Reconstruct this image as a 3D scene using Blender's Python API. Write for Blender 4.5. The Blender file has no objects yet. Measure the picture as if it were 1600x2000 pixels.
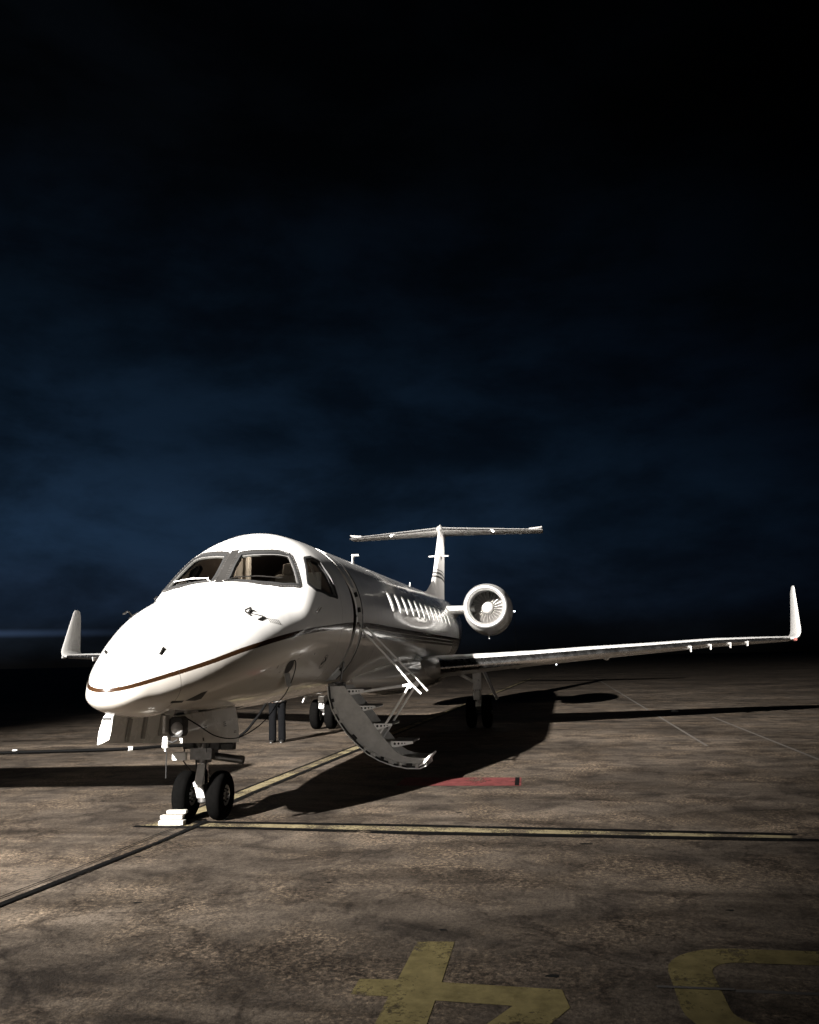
import bpy, bmesh, math, random
from mathutils import Vector, Matrix

random.seed(7)
R = math.radians
scene = bpy.context.scene
COL = scene.collection

# ------------------------------------------------------------------ camera
cam_data = bpy.data.cameras.new('camera')
cam = bpy.data.objects.new('camera', cam_data)
COL.objects.link(cam)
CF = Vector((0.9713631, 0.16496056, 0.17100219))
CR = Vector((0.17116295, -0.98499525, -0.02208157))
CU = Vector((-0.16479376, -0.05071847, 0.98502317))
cam.matrix_world = Matrix(((CR.x, CU.x, -CF.x, -9.632), (CR.y, CU.y, -CF.y, -4.123),
                           (CR.z, CU.z, -CF.z, 1.766), (0, 0, 0, 1)))
cam_data.sensor_fit = 'HORIZONTAL'
cam_data.sensor_width = 36.0
cam_data.lens = 36.0 * 1654.0 / 1600.0
cam_data.clip_start = 0.05
cam_data.clip_end = 5000
scene.camera = cam

# ------------------------------------------------------------------ night sky
world = bpy.data.worlds.new('World')
scene.world = world
world.use_nodes = True
wn, wl = world.node_tree.nodes, world.node_tree.links
wn.clear()
w_out = wn.new('ShaderNodeOutputWorld')
w_bg = wn.new('ShaderNodeBackground')
w_tc = wn.new('ShaderNodeTexCoord')
w_nrm = wn.new('ShaderNodeVectorMath')
w_nrm.operation = 'NORMALIZE'
wl.new(w_tc.outputs['Generated'], w_nrm.inputs[0])
w_sep = wn.new('ShaderNodeSeparateXYZ')
wl.new(w_nrm.outputs['Vector'], w_sep.inputs[0])
# last dusk light: strongest low over the horizon, gone at the zenith
w_el = wn.new('ShaderNodeValToRGB')
el = w_el.color_ramp
el.interpolation = 'EASE'
el.elements[0].position = 0.0
el.elements[0].color = (0.085, 0.088, 0.095, 1)
el.elements[1].position = 1.0
el.elements[1].color = (0.02, 0.025, 0.035, 1)
for pos, c in ((0.025, (0.17, 0.24, 0.36)), (0.065, (0.31, 0.60, 1.20)), (0.15, (0.28, 0.66, 1.36)), (0.27, (0.14, 0.34, 0.70)), (0.42, (0.065, 0.15, 0.29)), (0.56, (0.035, 0.055, 0.085))):
    e = el.elements.new(pos)
    e.color = (*c, 1)
wl.new(w_sep.outputs['Z'], w_el.inputs['Fac'])
# towards the side where the sun went down
w_dot = wn.new('ShaderNodeVectorMath')
w_dot.operation = 'DOT_PRODUCT'
w_dot.inputs[1].default_value = (math.cos(R(62)), math.sin(R(62)), 0)
wl.new(w_nrm.outputs['Vector'], w_dot.inputs[0])
w_az = wn.new('ShaderNodeMapRange')
w_az.inputs['From Min'].default_value = 0.12
w_az.inputs['From Max'].default_value = 0.85
w_az.inputs['To Min'].default_value = 0.06
w_az.inputs['To Max'].default_value = 1.0
wl.new(w_dot.outputs['Value'], w_az.inputs['Value'])
w_map = wn.new('ShaderNodeMapping')
w_map.inputs['Scale'].default_value = (1.0, 1.0, 2.4)
w_map.inputs['Location'].default_value = (0.35, 0.1, 0.2)
w_noise = wn.new('ShaderNodeTexNoise')
w_noise.inputs['Scale'].default_value = 4.6
w_noise.inputs['Detail'].default_value = 9.0
w_noise.inputs['Roughness'].default_value = 0.58
w_noise.inputs['Distortion'].default_value = 0.15
w_ramp = wn.new('ShaderNodeValToRGB')
w_ramp.color_ramp.interpolation = 'EASE'
w_ramp.color_ramp.elements[0].position = 0.34
w_ramp.color_ramp.elements[0].color = (0.52, 0.50, 0.48, 1)
w_ramp.color_ramp.elements[1].position = 0.70
w_ramp.color_ramp.elements[1].color = (1.30, 1.30, 1.30, 1)
wl.new(w_nrm.outputs['Vector'], w_map.inputs['Vector'])
wl.new(w_map.outputs['Vector'], w_noise.inputs['Vector'])
wl.new(w_noise.outputs['Fac'], w_ramp.inputs['Fac'])


def w_mix(a, b):
    n = wn.new('ShaderNodeMixRGB')
    n.blend_type = 'MULTIPLY'
    n.inputs[0].default_value = 1.0
    wl.new(a, n.inputs[1])
    wl.new(b, n.inputs[2])
    return n.outputs[0]


w_col = w_mix(w_mix(w_el.outputs['Color'], w_az.outputs['Result']), w_ramp.outputs['Color'])
# a thin low cloud catching the last light, far left
w_st = wn.new('ShaderNodeMapRange')
w_st.interpolation_type = 'SMOOTHSTEP'
w_d = wn.new('ShaderNodeMath')
w_d.operation = 'SUBTRACT'
w_d.inputs[1].default_value = 0.036
wl.new(w_sep.outputs['Z'], w_d.inputs[0])
w_ab = wn.new('ShaderNodeMath')
w_ab.operation = 'ABSOLUTE'
wl.new(w_d.outputs[0], w_ab.inputs[0])
w_st.inputs['From Min'].default_value = 0.0
w_st.inputs['From Max'].default_value = 0.006
w_st.inputs['To Min'].default_value = 1.0
w_st.inputs['To Max'].default_value = 0.0
wl.new(w_ab.outputs[0], w_st.inputs['Value'])
w_sa = wn.new('ShaderNodeMapRange')
w_sa.interpolation_type = 'SMOOTHSTEP'
w_sa.inputs['From Min'].default_value = 0.80
w_sa.inputs['From Max'].default_value = 0.96
wl.new(w_dot.outputs['Value'], w_sa.inputs['Value'])
w_sm = wn.new('ShaderNodeMath')
w_sm.operation = 'MULTIPLY'
wl.new(w_st.outputs['Result'], w_sm.inputs[0])
wl.new(w_sa.outputs['Result'], w_sm.inputs[1])
w_add = wn.new('ShaderNodeMixRGB')
w_add.blend_type = 'ADD'
w_add.inputs[2].default_value = (0.9, 1.5, 2.9, 1)
wl.new(w_sm.outputs[0], w_add.inputs[0])
wl.new(w_col, w_add.inputs[1])
wl.new(w_add.outputs[0], w_bg.inputs['Color'])
w_bg.inputs['Strength'].default_value = 0.030
wl.new(w_bg.outputs['Background'], w_out.inputs['Surface'])

# ------------------------------------------------------------------ render settings
scene.view_settings.view_transform = 'Standard'
scene.view_settings.look = 'None'
scene.view_settings.exposure = 0.0
scene.view_settings.gamma = 1.0
scene.view_settings.use_curve_mapping = False
scene.render.engine = 'CYCLES'
scene.cycles.max_bounces = 8
scene.cycles.transparent_max_bounces = 12
scene.cycles.sample_clamp_indirect = 4.0

# position of the apron floodlight (its lamp is made with the mast below)
FLOOD = Vector((-36.0, 13.3, 18.6))
# its heads point two ways: at the stand in front of the jet, and along the jet
FLOOD_BEAMS = [(Vector((2.0, 2.9, 0.0)), 540000.0, 30, 1.0), (Vector((14.0, -0.5, 10.5)), 520000.0, 37, 1.0)]
# a second, weaker and lower floodlight from the right
FLOOD2 = Vector((-16.0, -23.0, 2.6))
FLOOD2_BEAMS = [(Vector((2.8, -1.5, 1.5)), 3200.0, 16, 1.0)]


# ================================================================== helpers
def link(o, parent=None):
    COL.objects.link(o)
    if parent is not None:
        o.parent = parent
    return o


def tag(o, label, cat, group=None, kind=None):
    o['label'] = label
    o['category'] = cat
    if group:
        o['group'] = group
    if kind:
        o['kind'] = kind
    return o


def empty(name, loc, label, cat, group=None):
    o = bpy.data.objects.new(name, None)
    o.location = loc
    COL.objects.link(o)
    return tag(o, label, cat, group)


class MB:
    """collects verts and faces, then becomes one mesh object"""

    def __init__(self):
        self.v, self.f = [], []

    def add(self, verts, faces):
        n = len(self.v)
        self.v += [tuple(x) for x in verts]
        self.f += [tuple(i + n for i in f) for f in faces]
        return self

    def box(self, c, s, rot=None):
        c = Vector(c)
        vs = []
        for dx in (-.5, .5):
            for dy in (-.5, .5):
                for dz in (-.5, .5):
                    q = Vector((dx * s[0], dy * s[1], dz * s[2]))
                    if rot is not None:
                        q = rot @ q
                    vs.append(c + q)
        return self.add(vs, [(0, 1, 3, 2), (4, 6, 7, 5), (0, 4, 5, 1), (2, 3, 7, 6), (0, 2, 6, 4), (1, 5, 7, 3)])

    def tube(self, pts, r, seg=10, caps=True):
        pts = [Vector(q) for q in pts]
        rs = r if isinstance(r, (list, tuple)) else [r] * len(pts)
        n0 = len(self.v)
        up = Vector((0, 0, 1))
        for i, q in enumerate(pts):
            if i == 0:
                t = pts[1] - pts[0]
            elif i == len(pts) - 1:
                t = pts[-1] - pts[-2]
            else:
                t = pts[i + 1] - pts[i - 1]
            t.normalize()
            a = t.cross(up)
            if a.length < 0.05:
                a = t.cross(Vector((0, 1, 0)))
            a.normalize()
            b = a.cross(t)
            for k in range(seg):
                an = 2 * math.pi * k / seg
                self.v.append(tuple(q + (a * math.cos(an) + b * math.sin(an)) * rs[i]))
        for i in range(len(pts) - 1):
            for k in range(seg):
                k2 = (k + 1) % seg
                self.f.append((n0 + i * seg + k, n0 + i * seg + k2, n0 + (i + 1) * seg + k2, n0 + (i + 1) * seg + k))
        if caps:
            self.f.append(tuple(n0 + k for k in range(seg))[::-1])
            self.f.append(tuple(n0 + (len(pts) - 1) * seg + k for k in range(seg)))
        return self

    def lathe(self, origin, axis, prof, seg=48, close=False):
        """prof: list of (along, radius)"""
        o = Vector(origin)
        ax = Vector(axis).normalized()
        a = ax.cross(Vector((0, 0, 1)))
        if a.length < 0.05:
            a = ax.cross(Vector((0, 1, 0)))
        a.normalize()
        b = a.cross(ax)
        n0 = len(self.v)
        for (s, r) in prof:
            for k in range(seg):
                an = 2 * math.pi * k / seg
                self.v.append(tuple(o + ax * s + (a * math.cos(an) + b * math.sin(an)) * r))
        m = len(prof)
        for i in range(m if close else m - 1):
            j = (i + 1) % m
            for k in range(seg):
                k2 = (k + 1) % seg
                self.f.append((n0 + i * seg + k, n0 + i * seg + k2, n0 + j * seg + k2, n0 + j * seg + k))
        return self

    def grid(self, rows, wrap=False):
        n0 = len(self.v)
        w = len(rows[0])
        for r_ in rows:
            self.v += [tuple(q) for q in r_]
        for i in range(len(rows) - 1):
            for k in range(w if wrap else w - 1):
                k2 = (k + 1) % w
                self.f.append((n0 + i * w + k, n0 + i * w + k2, n0 + (i + 1) * w + k2, n0 + (i + 1) * w + k))
        return self

    def prism(self, poly, off):
        """poly: list of 3D points, off: extrusion vector"""
        off = Vector(off)
        n = len(poly)
        vs = [Vector(q) for q in poly] + [Vector(q) + off for q in poly]
        fs = [tuple(range(n))[::-1], tuple(range(n, 2 * n))]
        fs += [(i, (i + 1) % n, n + (i + 1) % n, n + i) for i in range(n)]
        return self.add(vs, fs)

    def mesh(self, name, fix=True):
        me = bpy.data.meshes.new(name)
        me.from_pydata(self.v, [], self.f)
        if fix:
            bm = bmesh.new()
            bm.from_mesh(me)
            bmesh.ops.remove_doubles(bm, verts=bm.verts, dist=1e-5)
            bmesh.ops.recalc_face_normals(bm, faces=bm.faces)
            bm.to_mesh(me)
            bm.free()
        me.update()
        return me

    def build(self, name, mat, parent=None, smooth=None, bevel=0.0, fix=True):
        me = self.mesh(name, fix)
        o = bpy.data.objects.new(name, me)
        if mat is not None:
            for m in (mat if isinstance(mat, (list, tuple)) else [mat]):
                me.materials.append(m)
        if smooth is not None:
            smooth_mesh(me, smooth)
        if bevel > 0:
            bv = o.modifiers.new('bevel', 'BEVEL')
            bv.width = bevel
            bv.segments = 2
            bv.limit_method = 'ANGLE'
        return link(o, parent)


def smooth_mesh(me, ang):
    for q in me.polygons:
        q.use_smooth = True
    me.set_sharp_from_angle(angle=R(ang))


def inst(o, parent=None, loc=None, rot=None, mat=None):
    c = o.copy()
    COL.objects.link(c)
    if parent is not None:
        c.parent = parent
    if loc is not None:
        c.location = loc
    if rot is not None:
        c.rotation_euler = rot
    return c


def material(name, base, rough=0.5, metal=0.0, var=0.0, vscale=6.0, bump=0.0, bscale=40.0, coat=0.0,
             emit=None, estr=0.0, spec=0.5, rvar=0.0):
    m = bpy.data.materials.new(name)
    m.use_nodes = True
    nt = m.node_tree
    b = nt.nodes['Principled BSDF']
    b.inputs['Base Color'].default_value = (*base, 1)
    b.inputs['Roughness'].default_value = rough
    b.inputs['Metallic'].default_value = metal
    b.inputs['Specular IOR Level'].default_value = spec
    b.inputs['Coat Weight'].default_value = coat
    b.inputs['Coat Roughness'].default_value = 0.06
    if emit:
        b.inputs['Emission Color'].default_value = (*emit, 1)
        b.inputs['Emission Strength'].default_value = estr
    if var or bump or rvar:
        tc = nt.nodes.new('ShaderNodeTexCoord')
    if var or rvar:
        n = nt.nodes.new('ShaderNodeTexNoise')
        n.inputs['Scale'].default_value = vscale
        n.inputs['Detail'].default_value = 8
        n.inputs['Roughness'].default_value = 0.65
        nt.links.new(tc.outputs['Object'], n.inputs['Vector'])
    if var:
        mr = nt.nodes.new('ShaderNodeMapRange')
        mr.inputs['From Min'].default_value = 0.3
        mr.inputs['From Max'].default_value = 0.7
        mr.inputs['To Min'].default_value = 1 - var
        mr.inputs['To Max'].default_value = 1 + var * 0.4
        nt.links.new(n.outputs['Fac'], mr.inputs['Value'])
        mx = nt.nodes.new('ShaderNodeMixRGB')
        mx.blend_type = 'MULTIPLY'
        mx.inputs[0].default_value = 1
        mx.inputs[1].default_value = (*base, 1)
        nt.links.new(mr.outputs['Result'], mx.inputs[2])
        nt.links.new(mx.outputs['Color'], b.inputs['Base Color'])
    if rvar:
        mr2 = nt.nodes.new('ShaderNodeMapRange')
        mr2.inputs['From Min'].default_value = 0.3
        mr2.inputs['From Max'].default_value = 0.7
        mr2.inputs['To Min'].default_value = max(0.02, rough - rvar)
        mr2.inputs['To Max'].default_value = rough + rvar
        nt.links.new(n.outputs['Fac'], mr2.inputs['Value'])
        nt.links.new(mr2.outputs['Result'], b.inputs['Roughness'])
    if bump:
        n2 = nt.nodes.new('ShaderNodeTexNoise')
        n2.inputs['Scale'].default_value = bscale
        n2.inputs['Detail'].default_value = 6
        nt.links.new(tc.outputs['Object'], n2.inputs['Vector'])
        bp = nt.nodes.new('ShaderNodeBump')
        bp.inputs['Strength'].default_value = bump
        bp.inputs['Distance'].default_value = 0.02
        nt.links.new(n2.outputs['Fac'], bp.inputs['Height'])
        nt.links.new(bp.outputs['Normal'], b.inputs['Normal'])
    return m


# ================================================================== materials
M = {}
M['white'] = material('white_paint', (0.80, 0.79, 0.77), 0.28, coat=0.35, var=0.04, vscale=1.5, rvar=0.06)
M['wingpaint'] = material('wing_paint', (0.74, 0.735, 0.72), 0.32, coat=0.2, var=0.06, vscale=3)
M['metal'] = material('polished_aluminium', (0.80, 0.79, 0.78), 0.27, metal=1.0, rvar=0.06, vscale=5)
M['lip'] = material('intake_lip_metal', (0.82, 0.81, 0.80), 0.36, metal=0.85)
M['steel'] = material('gear_steel', (0.16, 0.155, 0.15), 0.42, metal=0.8, var=0.25, vscale=18)
M['chrome'] = material('oleo_chrome', (0.85, 0.85, 0.86), 0.1, metal=1.0)
M['gearwhite'] = material('gear_white_paint', (0.72, 0.71, 0.69), 0.4, var=0.15, vscale=14)
M['darkmetal'] = material('dark_metal', (0.035, 0.034, 0.033), 0.5, metal=0.5, var=0.3, vscale=20)
M['black'] = material('black_rubber', (0.012, 0.012, 0.012), 0.7, var=0.3, vscale=30, bump=0.15, bscale=80)
M['tyre'] = material('tyre_rubber', (0.0025, 0.0024, 0.0023), 0.9, spec=0.02, var=0.35, vscale=22, bump=0.2, bscale=90)
M['tyre_far'] = M['tyre']
M['rim'] = material('wheel_rim', (0.46, 0.45, 0.44), 0.4, metal=0.6, var=0.25, vscale=25)
M['seal'] = material('window_seal', (0.02, 0.02, 0.02), 0.5)
M['frame'] = material('window_frame_metal', (0.020, 0.019, 0.018), 0.6, spec=0.15, var=0.2, vscale=30)
M['retainer'] = material('retainer_strip', (0.15, 0.145, 0.14), 0.45)
M['rivet'] = material('rivet_metal', (0.13, 0.125, 0.12), 0.35, metal=0.6)
M['jamb'] = material('door_jamb_paint', (0.60, 0.585, 0.56), 0.4, var=0.2, vscale=9)
M['interior'] = material('cabin_trim', (0.06, 0.046, 0.037), 0.6, var=0.15, vscale=4)
M['trim_light'] = material('cabin_light_trim', (0.72, 0.68, 0.62), 0.5, var=0.08)
M['panel'] = material('cockpit_black', (0.022, 0.021, 0.02), 0.55, var=0.3, vscale=12)
M['seatcloth'] = material('seat_sheepskin', (0.55, 0.50, 0.44), 0.85, var=0.25, vscale=25, bump=0.5, bscale=120)
M['bay'] = material('wheel_bay_primer', (0.16, 0.155, 0.13), 0.6, var=0.4, vscale=9)
M['doorinner'] = material('gear_door_inner', (0.34, 0.33, 0.31), 0.5, var=0.2, vscale=8)
M['probe'] = material('probe_dark', (0.012, 0.011, 0.010), 0.45, spec=0.2)
M['tread'] = material('stair_tread', (0.10, 0.098, 0.095), 0.7, var=0.4, vscale=30, bump=0.4, bscale=60)
M['rail'] = material('handrail_metal', (0.90, 0.89, 0.87), 0.3, metal=0.1)
M['fan'] = material('fan_titanium', (0.50, 0.48, 0.46), 0.3, metal=0.85, var=0.15, vscale=10)
M['duct'] = material('intake_duct', (0.10, 0.098, 0.095), 0.5, var=0.15)
M['spinner'] = material('spinner_paint', (0.72, 0.71, 0.69), 0.35)
M['window_lit'] = material('cabin_window_shade', (0.8, 0.79, 0.76), 0.35, coat=0.4, emit=(1.0, 0.95, 0.88), estr=3.0)
M['lens'] = material('lamp_lens', (0.45, 0.45, 0.45), 0.12, coat=1.0, emit=(1, 0.97, 0.9), estr=0.0)
M['lens_lit'] = material('lamp_lens_lit', (0.9, 0.9, 0.9), 0.2, emit=(1, 0.96, 0.9), estr=6.0)
M['navred'] = material('nav_light_red', (0.45, 0.16, 0.14), 0.15, coat=1.0)
M['yellow'] = None
M['chock'] = material('chock_white_paint', (0.42, 0.40, 0.36), 0.6, var=0.25, vscale=18)
M['cable'] = material('cable_black', (0.003, 0.003, 0.003), 0.7, spec=0.03, var=0.2, vscale=30)
M['coupling'] = material('cable_coupling_white', (0.78, 0.77, 0.74), 0.45)
M['trousers'] = material('dark_trousers', (0.0025, 0.0026, 0.003), 0.9, var=0.3, vscale=22, bump=0.4, bscale=40, spec=0.05)
M['shirt'] = material('white_shirt', (0.75, 0.74, 0.72), 0.8, bump=0.3, bscale=30)
M['skin'] = material('skin', (0.38, 0.22, 0.15), 0.55)
M['hair'] = material('dark_hair', (0.02, 0.015, 0.012), 0.6)
M['shoe'] = material('shoe_leather', (0.012, 0.011, 0.010), 0.4)
M['galv'] = material('galvanised_steel', (0.35, 0.36, 0.36), 0.45, metal=0.8, var=0.2, vscale=6)


def glass_material(name, tint, refl):
    m = bpy.data.materials.new(name)
    m.use_nodes = True
    nt = m.node_tree
    nt.nodes.clear()
    out = nt.nodes.new('ShaderNodeOutputMaterial')
    tr = nt.nodes.new('ShaderNodeBsdfTransparent')
    tr.inputs['Color'].default_value = (*tint, 1)
    gl = nt.nodes.new('ShaderNodeBsdfGlossy')
    gl.inputs['Roughness'].default_value = 0.03
    fr = nt.nodes.new('ShaderNodeFresnel')
    fr.inputs['IOR'].default_value = refl
    mx = nt.nodes.new('ShaderNodeMixShader')
    nt.links.new(fr.outputs['Fac'], mx.inputs[0])
    nt.links.new(tr.outputs['BSDF'], mx.inputs[1])
    nt.links.new(gl.outputs['BSDF'], mx.inputs[2])
    nt.links.new(mx.outputs['Shader'], out.inputs['Surface'])
    return m


M['glass'] = glass_material('windshield_glass', (0.74, 0.75, 0.73), 1.5)


def fuselage_material():
    """white paint, cheatline bands painted along the fuselage, faint panel seams"""
    m = bpy.data.materials.new('fuselage_paint')
    m.use_nodes = True
    nt = m.node_tree
    N, L = nt.nodes, nt.links
    b = N['Principled BSDF']
    b.inputs['Roughness'].default_value = 0.22
    b.inputs['Coat Weight'].default_value = 0.8
    b.inputs['Coat Roughness'].default_value = 0.05
    tc = N.new('ShaderNodeTexCoord')
    sep = N.new('ShaderNodeSeparateXYZ')
    L.new(tc.outputs['Object'], sep.inputs[0])
    mr = N.new('ShaderNodeMapRange')
    mr.inputs['From Min'].default_value = -2.4
    mr.inputs['From Max'].default_value = 5.6
    L.new(sep.outputs['X'], mr.inputs['Value'])
    fc = N.new('ShaderNodeFloatCurve')
    pts = [(-2.4, 1.50), (-2.30, 1.54), (-2.20, 1.572), (-2.01, 1.622), (-1.44, 1.762), (-0.69, 1.945), (0.5, 2.128), (1.46, 2.205),
           (2.59, 2.272), (3.58, 2.30), (5.6, 2.30)]
    cu = fc.mapping.curves[0]
    while len(cu.points) < len(pts):
        cu.points.new(0.5, 0.5)
    for q, (x, z) in zip(cu.points, pts):
        q.location = ((x + 2.4) / 8.0, z / 3.0)
        q.handle_type = 'AUTO'
    fc.mapping.update()
    L.new(mr.outputs['Result'], fc.inputs['Value'])

    def math_(op, a, bb=None, c=None):
        n = N.new('ShaderNodeMath')
        n.operation = op
        for i, s in enumerate((a, bb, c)):
            if s is None:
                continue
            if isinstance(s, (int, float)):
                n.inputs[i].default_value = s
            else:
                L.new(s, n.inputs[i])
        return n.outputs[0]
    zs = math_('MULTIPLY', fc.outputs['Value'], 3.0)
    d = math_('SUBTRACT', sep.outputs['Z'], zs)          # height over the cheatline centre
    # half width of the main band grows aft
    hw = N.new('ShaderNodeMapRange')
    hw.inputs['From Min'].default_value = -2.3
    hw.inputs['From Max'].default_value = 2.5
    hw.inputs['To Min'].default_value = 0.017
    hw.inputs['To Max'].default_value = 0.042
    L.new(sep.outputs['X'], hw.inputs['Value'])
    band1 = math_('LESS_THAN', math_('ABSOLUTE', d), hw.outputs['Result'])
    aft = math_('GREATER_THAN', sep.outputs['X'], 3.24)
    b2 = math_('MULTIPLY', math_('LESS_THAN', math_('ABSOLUTE', math_('ADD', d, 0.090)), 0.030), aft)
    b3 = math_('MULTIPLY', math_('LESS_THAN', math_('ABSOLUTE', math_('ADD', d, 0.165)), 0.026), aft)
    dark = math_('MAXIMUM', b2, b3)
    # lower fuselage slightly creamier
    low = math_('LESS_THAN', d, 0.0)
    nz = N.new('ShaderNodeTexNoise')
    nz.inputs['Scale'].default_value = 1.1
    nz.inputs['Detail'].default_value = 7
    L.new(tc.outputs['Object'], nz.inputs['Vector'])
    dirt = N.new('ShaderNodeMapRange')
    dirt.inputs['From Min'].default_value = 0.35
    dirt.inputs['From Max'].default_value = 0.7
    dirt.inputs['To Min'].default_value = 1.0
    dirt.inputs['To Max'].default_value = 0.92
    L.new(nz.outputs['Fac'], dirt.inputs['Value'])

    def mix(fac, c1, c2):
        n = N.new('ShaderNodeMixRGB')
        L.new(fac, n.inputs[0])
        for i, c in ((1, c1), (2, c2)):
            if isinstance(c, tuple):
                n.inputs[i].default_value = (*c, 1)
            else:
                L.new(c, n.inputs[i])
        return n.outputs[0]
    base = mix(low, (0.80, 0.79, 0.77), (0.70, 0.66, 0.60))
    mul = N.new('ShaderNodeMixRGB')
    mul.blend_type = 'MULTIPLY'
    mul.inputs[0].default_value = 1
    L.new(base, mul.inputs[1])
    L.new(dirt.outputs['Result'], mul.inputs[2])
    c = mix(band1, mul.outputs[0], (0.036, 0.0165, 0.007))
    c = mix(dark, c, (0.012, 0.010, 0.009))
    # seams: radome joint and frame joints
    seam = None
    for xs in (-1.74, 1.95, 4.35, 7.0, 9.9, 12.6, 15.2):
        s = math_('LESS_THAN', math_('ABSOLUTE', math_('SUBTRACT', sep.outputs['X'], xs)), 0.004)
        seam = s if seam is None else math_('MAXIMUM', seam, s)
    seamw = math_('MULTIPLY', seam, 0.55)
    c = mix(seamw, c, (0.06, 0.055, 0.05))
    L.new(c, b.inputs['Base Color'])
    rr = N.new('ShaderNodeMapRange')
    rr.inputs['To Min'].default_value = 0.16
    rr.inputs['To Max'].default_value = 0.30
    L.new(nz.outputs['Fac'], rr.inputs['Value'])
    L.new(rr.outputs['Result'], b.inputs['Roughness'])
    # very slight skin waviness between the frames
    n2 = N.new('ShaderNodeTexNoise')
    n2.inputs['Scale'].default_value = 2.6
    n2.inputs['Detail'].default_value = 2
    L.new(tc.outputs['Object'], n2.inputs['Vector'])
    bp = N.new('ShaderNodeBump')
    bp.inputs['Strength'].default_value = 0.12
    bp.inputs['Distance'].default_value = 0.03
    L.new(n2.outputs['Fac'], bp.inputs['Height'])
    L.new(bp.outputs['Normal'], b.inputs['Normal'])
    L.new(bp.outputs['Normal'], b.inputs['Coat Normal'])
    return m


M['fuselage'] = fuselage_material()


def fin_material():
    m = material('fin_paint', (0.80, 0.78, 0.76), 0.3, coat=0.3)
    nt = m.node_tree
    N, L = nt.nodes, nt.links
    b = N['Principled BSDF']
    tc = N.new('ShaderNodeTexCoord')
    sep = N.new('ShaderNodeSeparateXYZ')
    L.new(tc.outputs['Object'], sep.inputs[0])
    prev = None
    for zc, hw in ((4.58, 0.035), (4.72, 0.035), (4.84, 0.018)):
        s = N.new('ShaderNodeMath'); s.operation = 'SUBTRACT'; s.inputs[1].default_value = zc
        L.new(sep.outputs['Z'], s.inputs[0])
        a = N.new('ShaderNodeMath'); a.operation = 'ABSOLUTE'
        L.new(s.outputs[0], a.inputs[0])
        l = N.new('ShaderNodeMath'); l.operation = 'LESS_THAN'; l.inputs[1].default_value = hw
        L.new(a.outputs[0], l.inputs[0])
        if prev is None:
            prev = l.outputs[0]
        else:
            mm = N.new('ShaderNodeMath'); mm.operation = 'MAXIMUM'
            L.new(prev, mm.inputs[0]); L.new(l.outputs[0], mm.inputs[1])
            prev = mm.outputs[0]
    mx = N.new('ShaderNodeMixRGB')
    mx.inputs[1].default_value = (0.80, 0.78, 0.76, 1)
    mx.inputs[2].default_value = (0.012, 0.01, 0.009, 1)
    L.new(prev, mx.inputs[0])
    L.new(mx.outputs[0], b.inputs['Base Color'])
    return m


M['fin'] = fin_material()


def paint_mark(name, col, wear=0.5, seed=0.0):
    """road paint: thin and chipped, the concrete under it shows through the chips"""
    m = bpy.data.materials.new(name)
    m.use_nodes = True
    nt = m.node_tree
    N, L = nt.nodes, nt.links
    b = N['Principled BSDF']
    out = N['Material Output']
    b.inputs['Roughness'].default_value = 0.75
    b.inputs['Specular IOR Level'].default_value = 0.04
    tc = N.new('ShaderNodeTexCoord')
    mp = N.new('ShaderNodeMapping')
    mp.inputs['Location'].default_value = (seed, seed * 2, 0)
    L.new(tc.outputs['Object'], mp.inputs['Vector'])

    def noise(sc, det, ro):
        n = N.new('ShaderNodeTexNoise')
        n.inputs['Scale'].default_value = sc
        n.inputs['Detail'].default_value = det
        n.inputs['Roughness'].default_value = ro
        L.new(mp.outputs['Vector'], n.inputs['Vector'])
        return n.outputs['Fac']

    def rng(src, a, c, lo, hi):
        r_ = N.new('ShaderNodeMapRange')
        r_.inputs['From Min'].default_value = a
        r_.inputs['From Max'].default_value = c
        r_.inputs['To Min'].default_value = lo
        r_.inputs['To Max'].default_value = hi
        L.new(src, r_.inputs['Value'])
        return r_.outputs['Result']
    ad = N.new('ShaderNodeMath'); ad.operation = 'MULTIPLY_ADD'
    ad.inputs[1].default_value = 0.8
    L.new(noise(26, 9, 0.75), ad.inputs[0]); L.new(noise(1.6, 6, 0.6), ad.inputs[2])
    chips = rng(ad.outputs[0], 1.06 - 0.30 * wear, 1.14 - 0.26 * wear, 0.0, 0.9)
    tone = rng(noise(7, 8, 0.7), 0.3, 0.7, 0.55, 1.2)
    mx = N.new('ShaderNodeMixRGB')
    mx.blend_type = 'MULTIPLY'
    mx.inputs[0].default_value = 1
    mx.inputs[1].default_value = (*col, 1)
    L.new(tone, mx.inputs[2])
    L.new(mx.outputs[0], b.inputs['Base Color'])
    tr = N.new('ShaderNodeBsdfTransparent')
    ms = N.new('ShaderNodeMixShader')
    L.new(chips, ms.inputs[0])
    L.new(b.outputs['BSDF'], ms.inputs[1])
    L.new(tr.outputs['BSDF'], ms.inputs[2])
    L.new(ms.outputs['Shader'], out.inputs['Surface'])
    return m


M['yellow'] = paint_mark('yellow_line_paint', (0.18, 0.152, 0.092), 0.65, 1.0)
M['yellow_num'] = paint_mark('yellow_number_paint', (0.088, 0.073, 0.034), 0.35, 4.0)
M['blackline'] = paint_mark('black_line_paint', (0.004, 0.004, 0.004), 0.15, 7.0)
M['red'] = paint_mark('red_marking_paint', (0.115, 0.034, 0.033), 0.2, 9.0)


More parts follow.
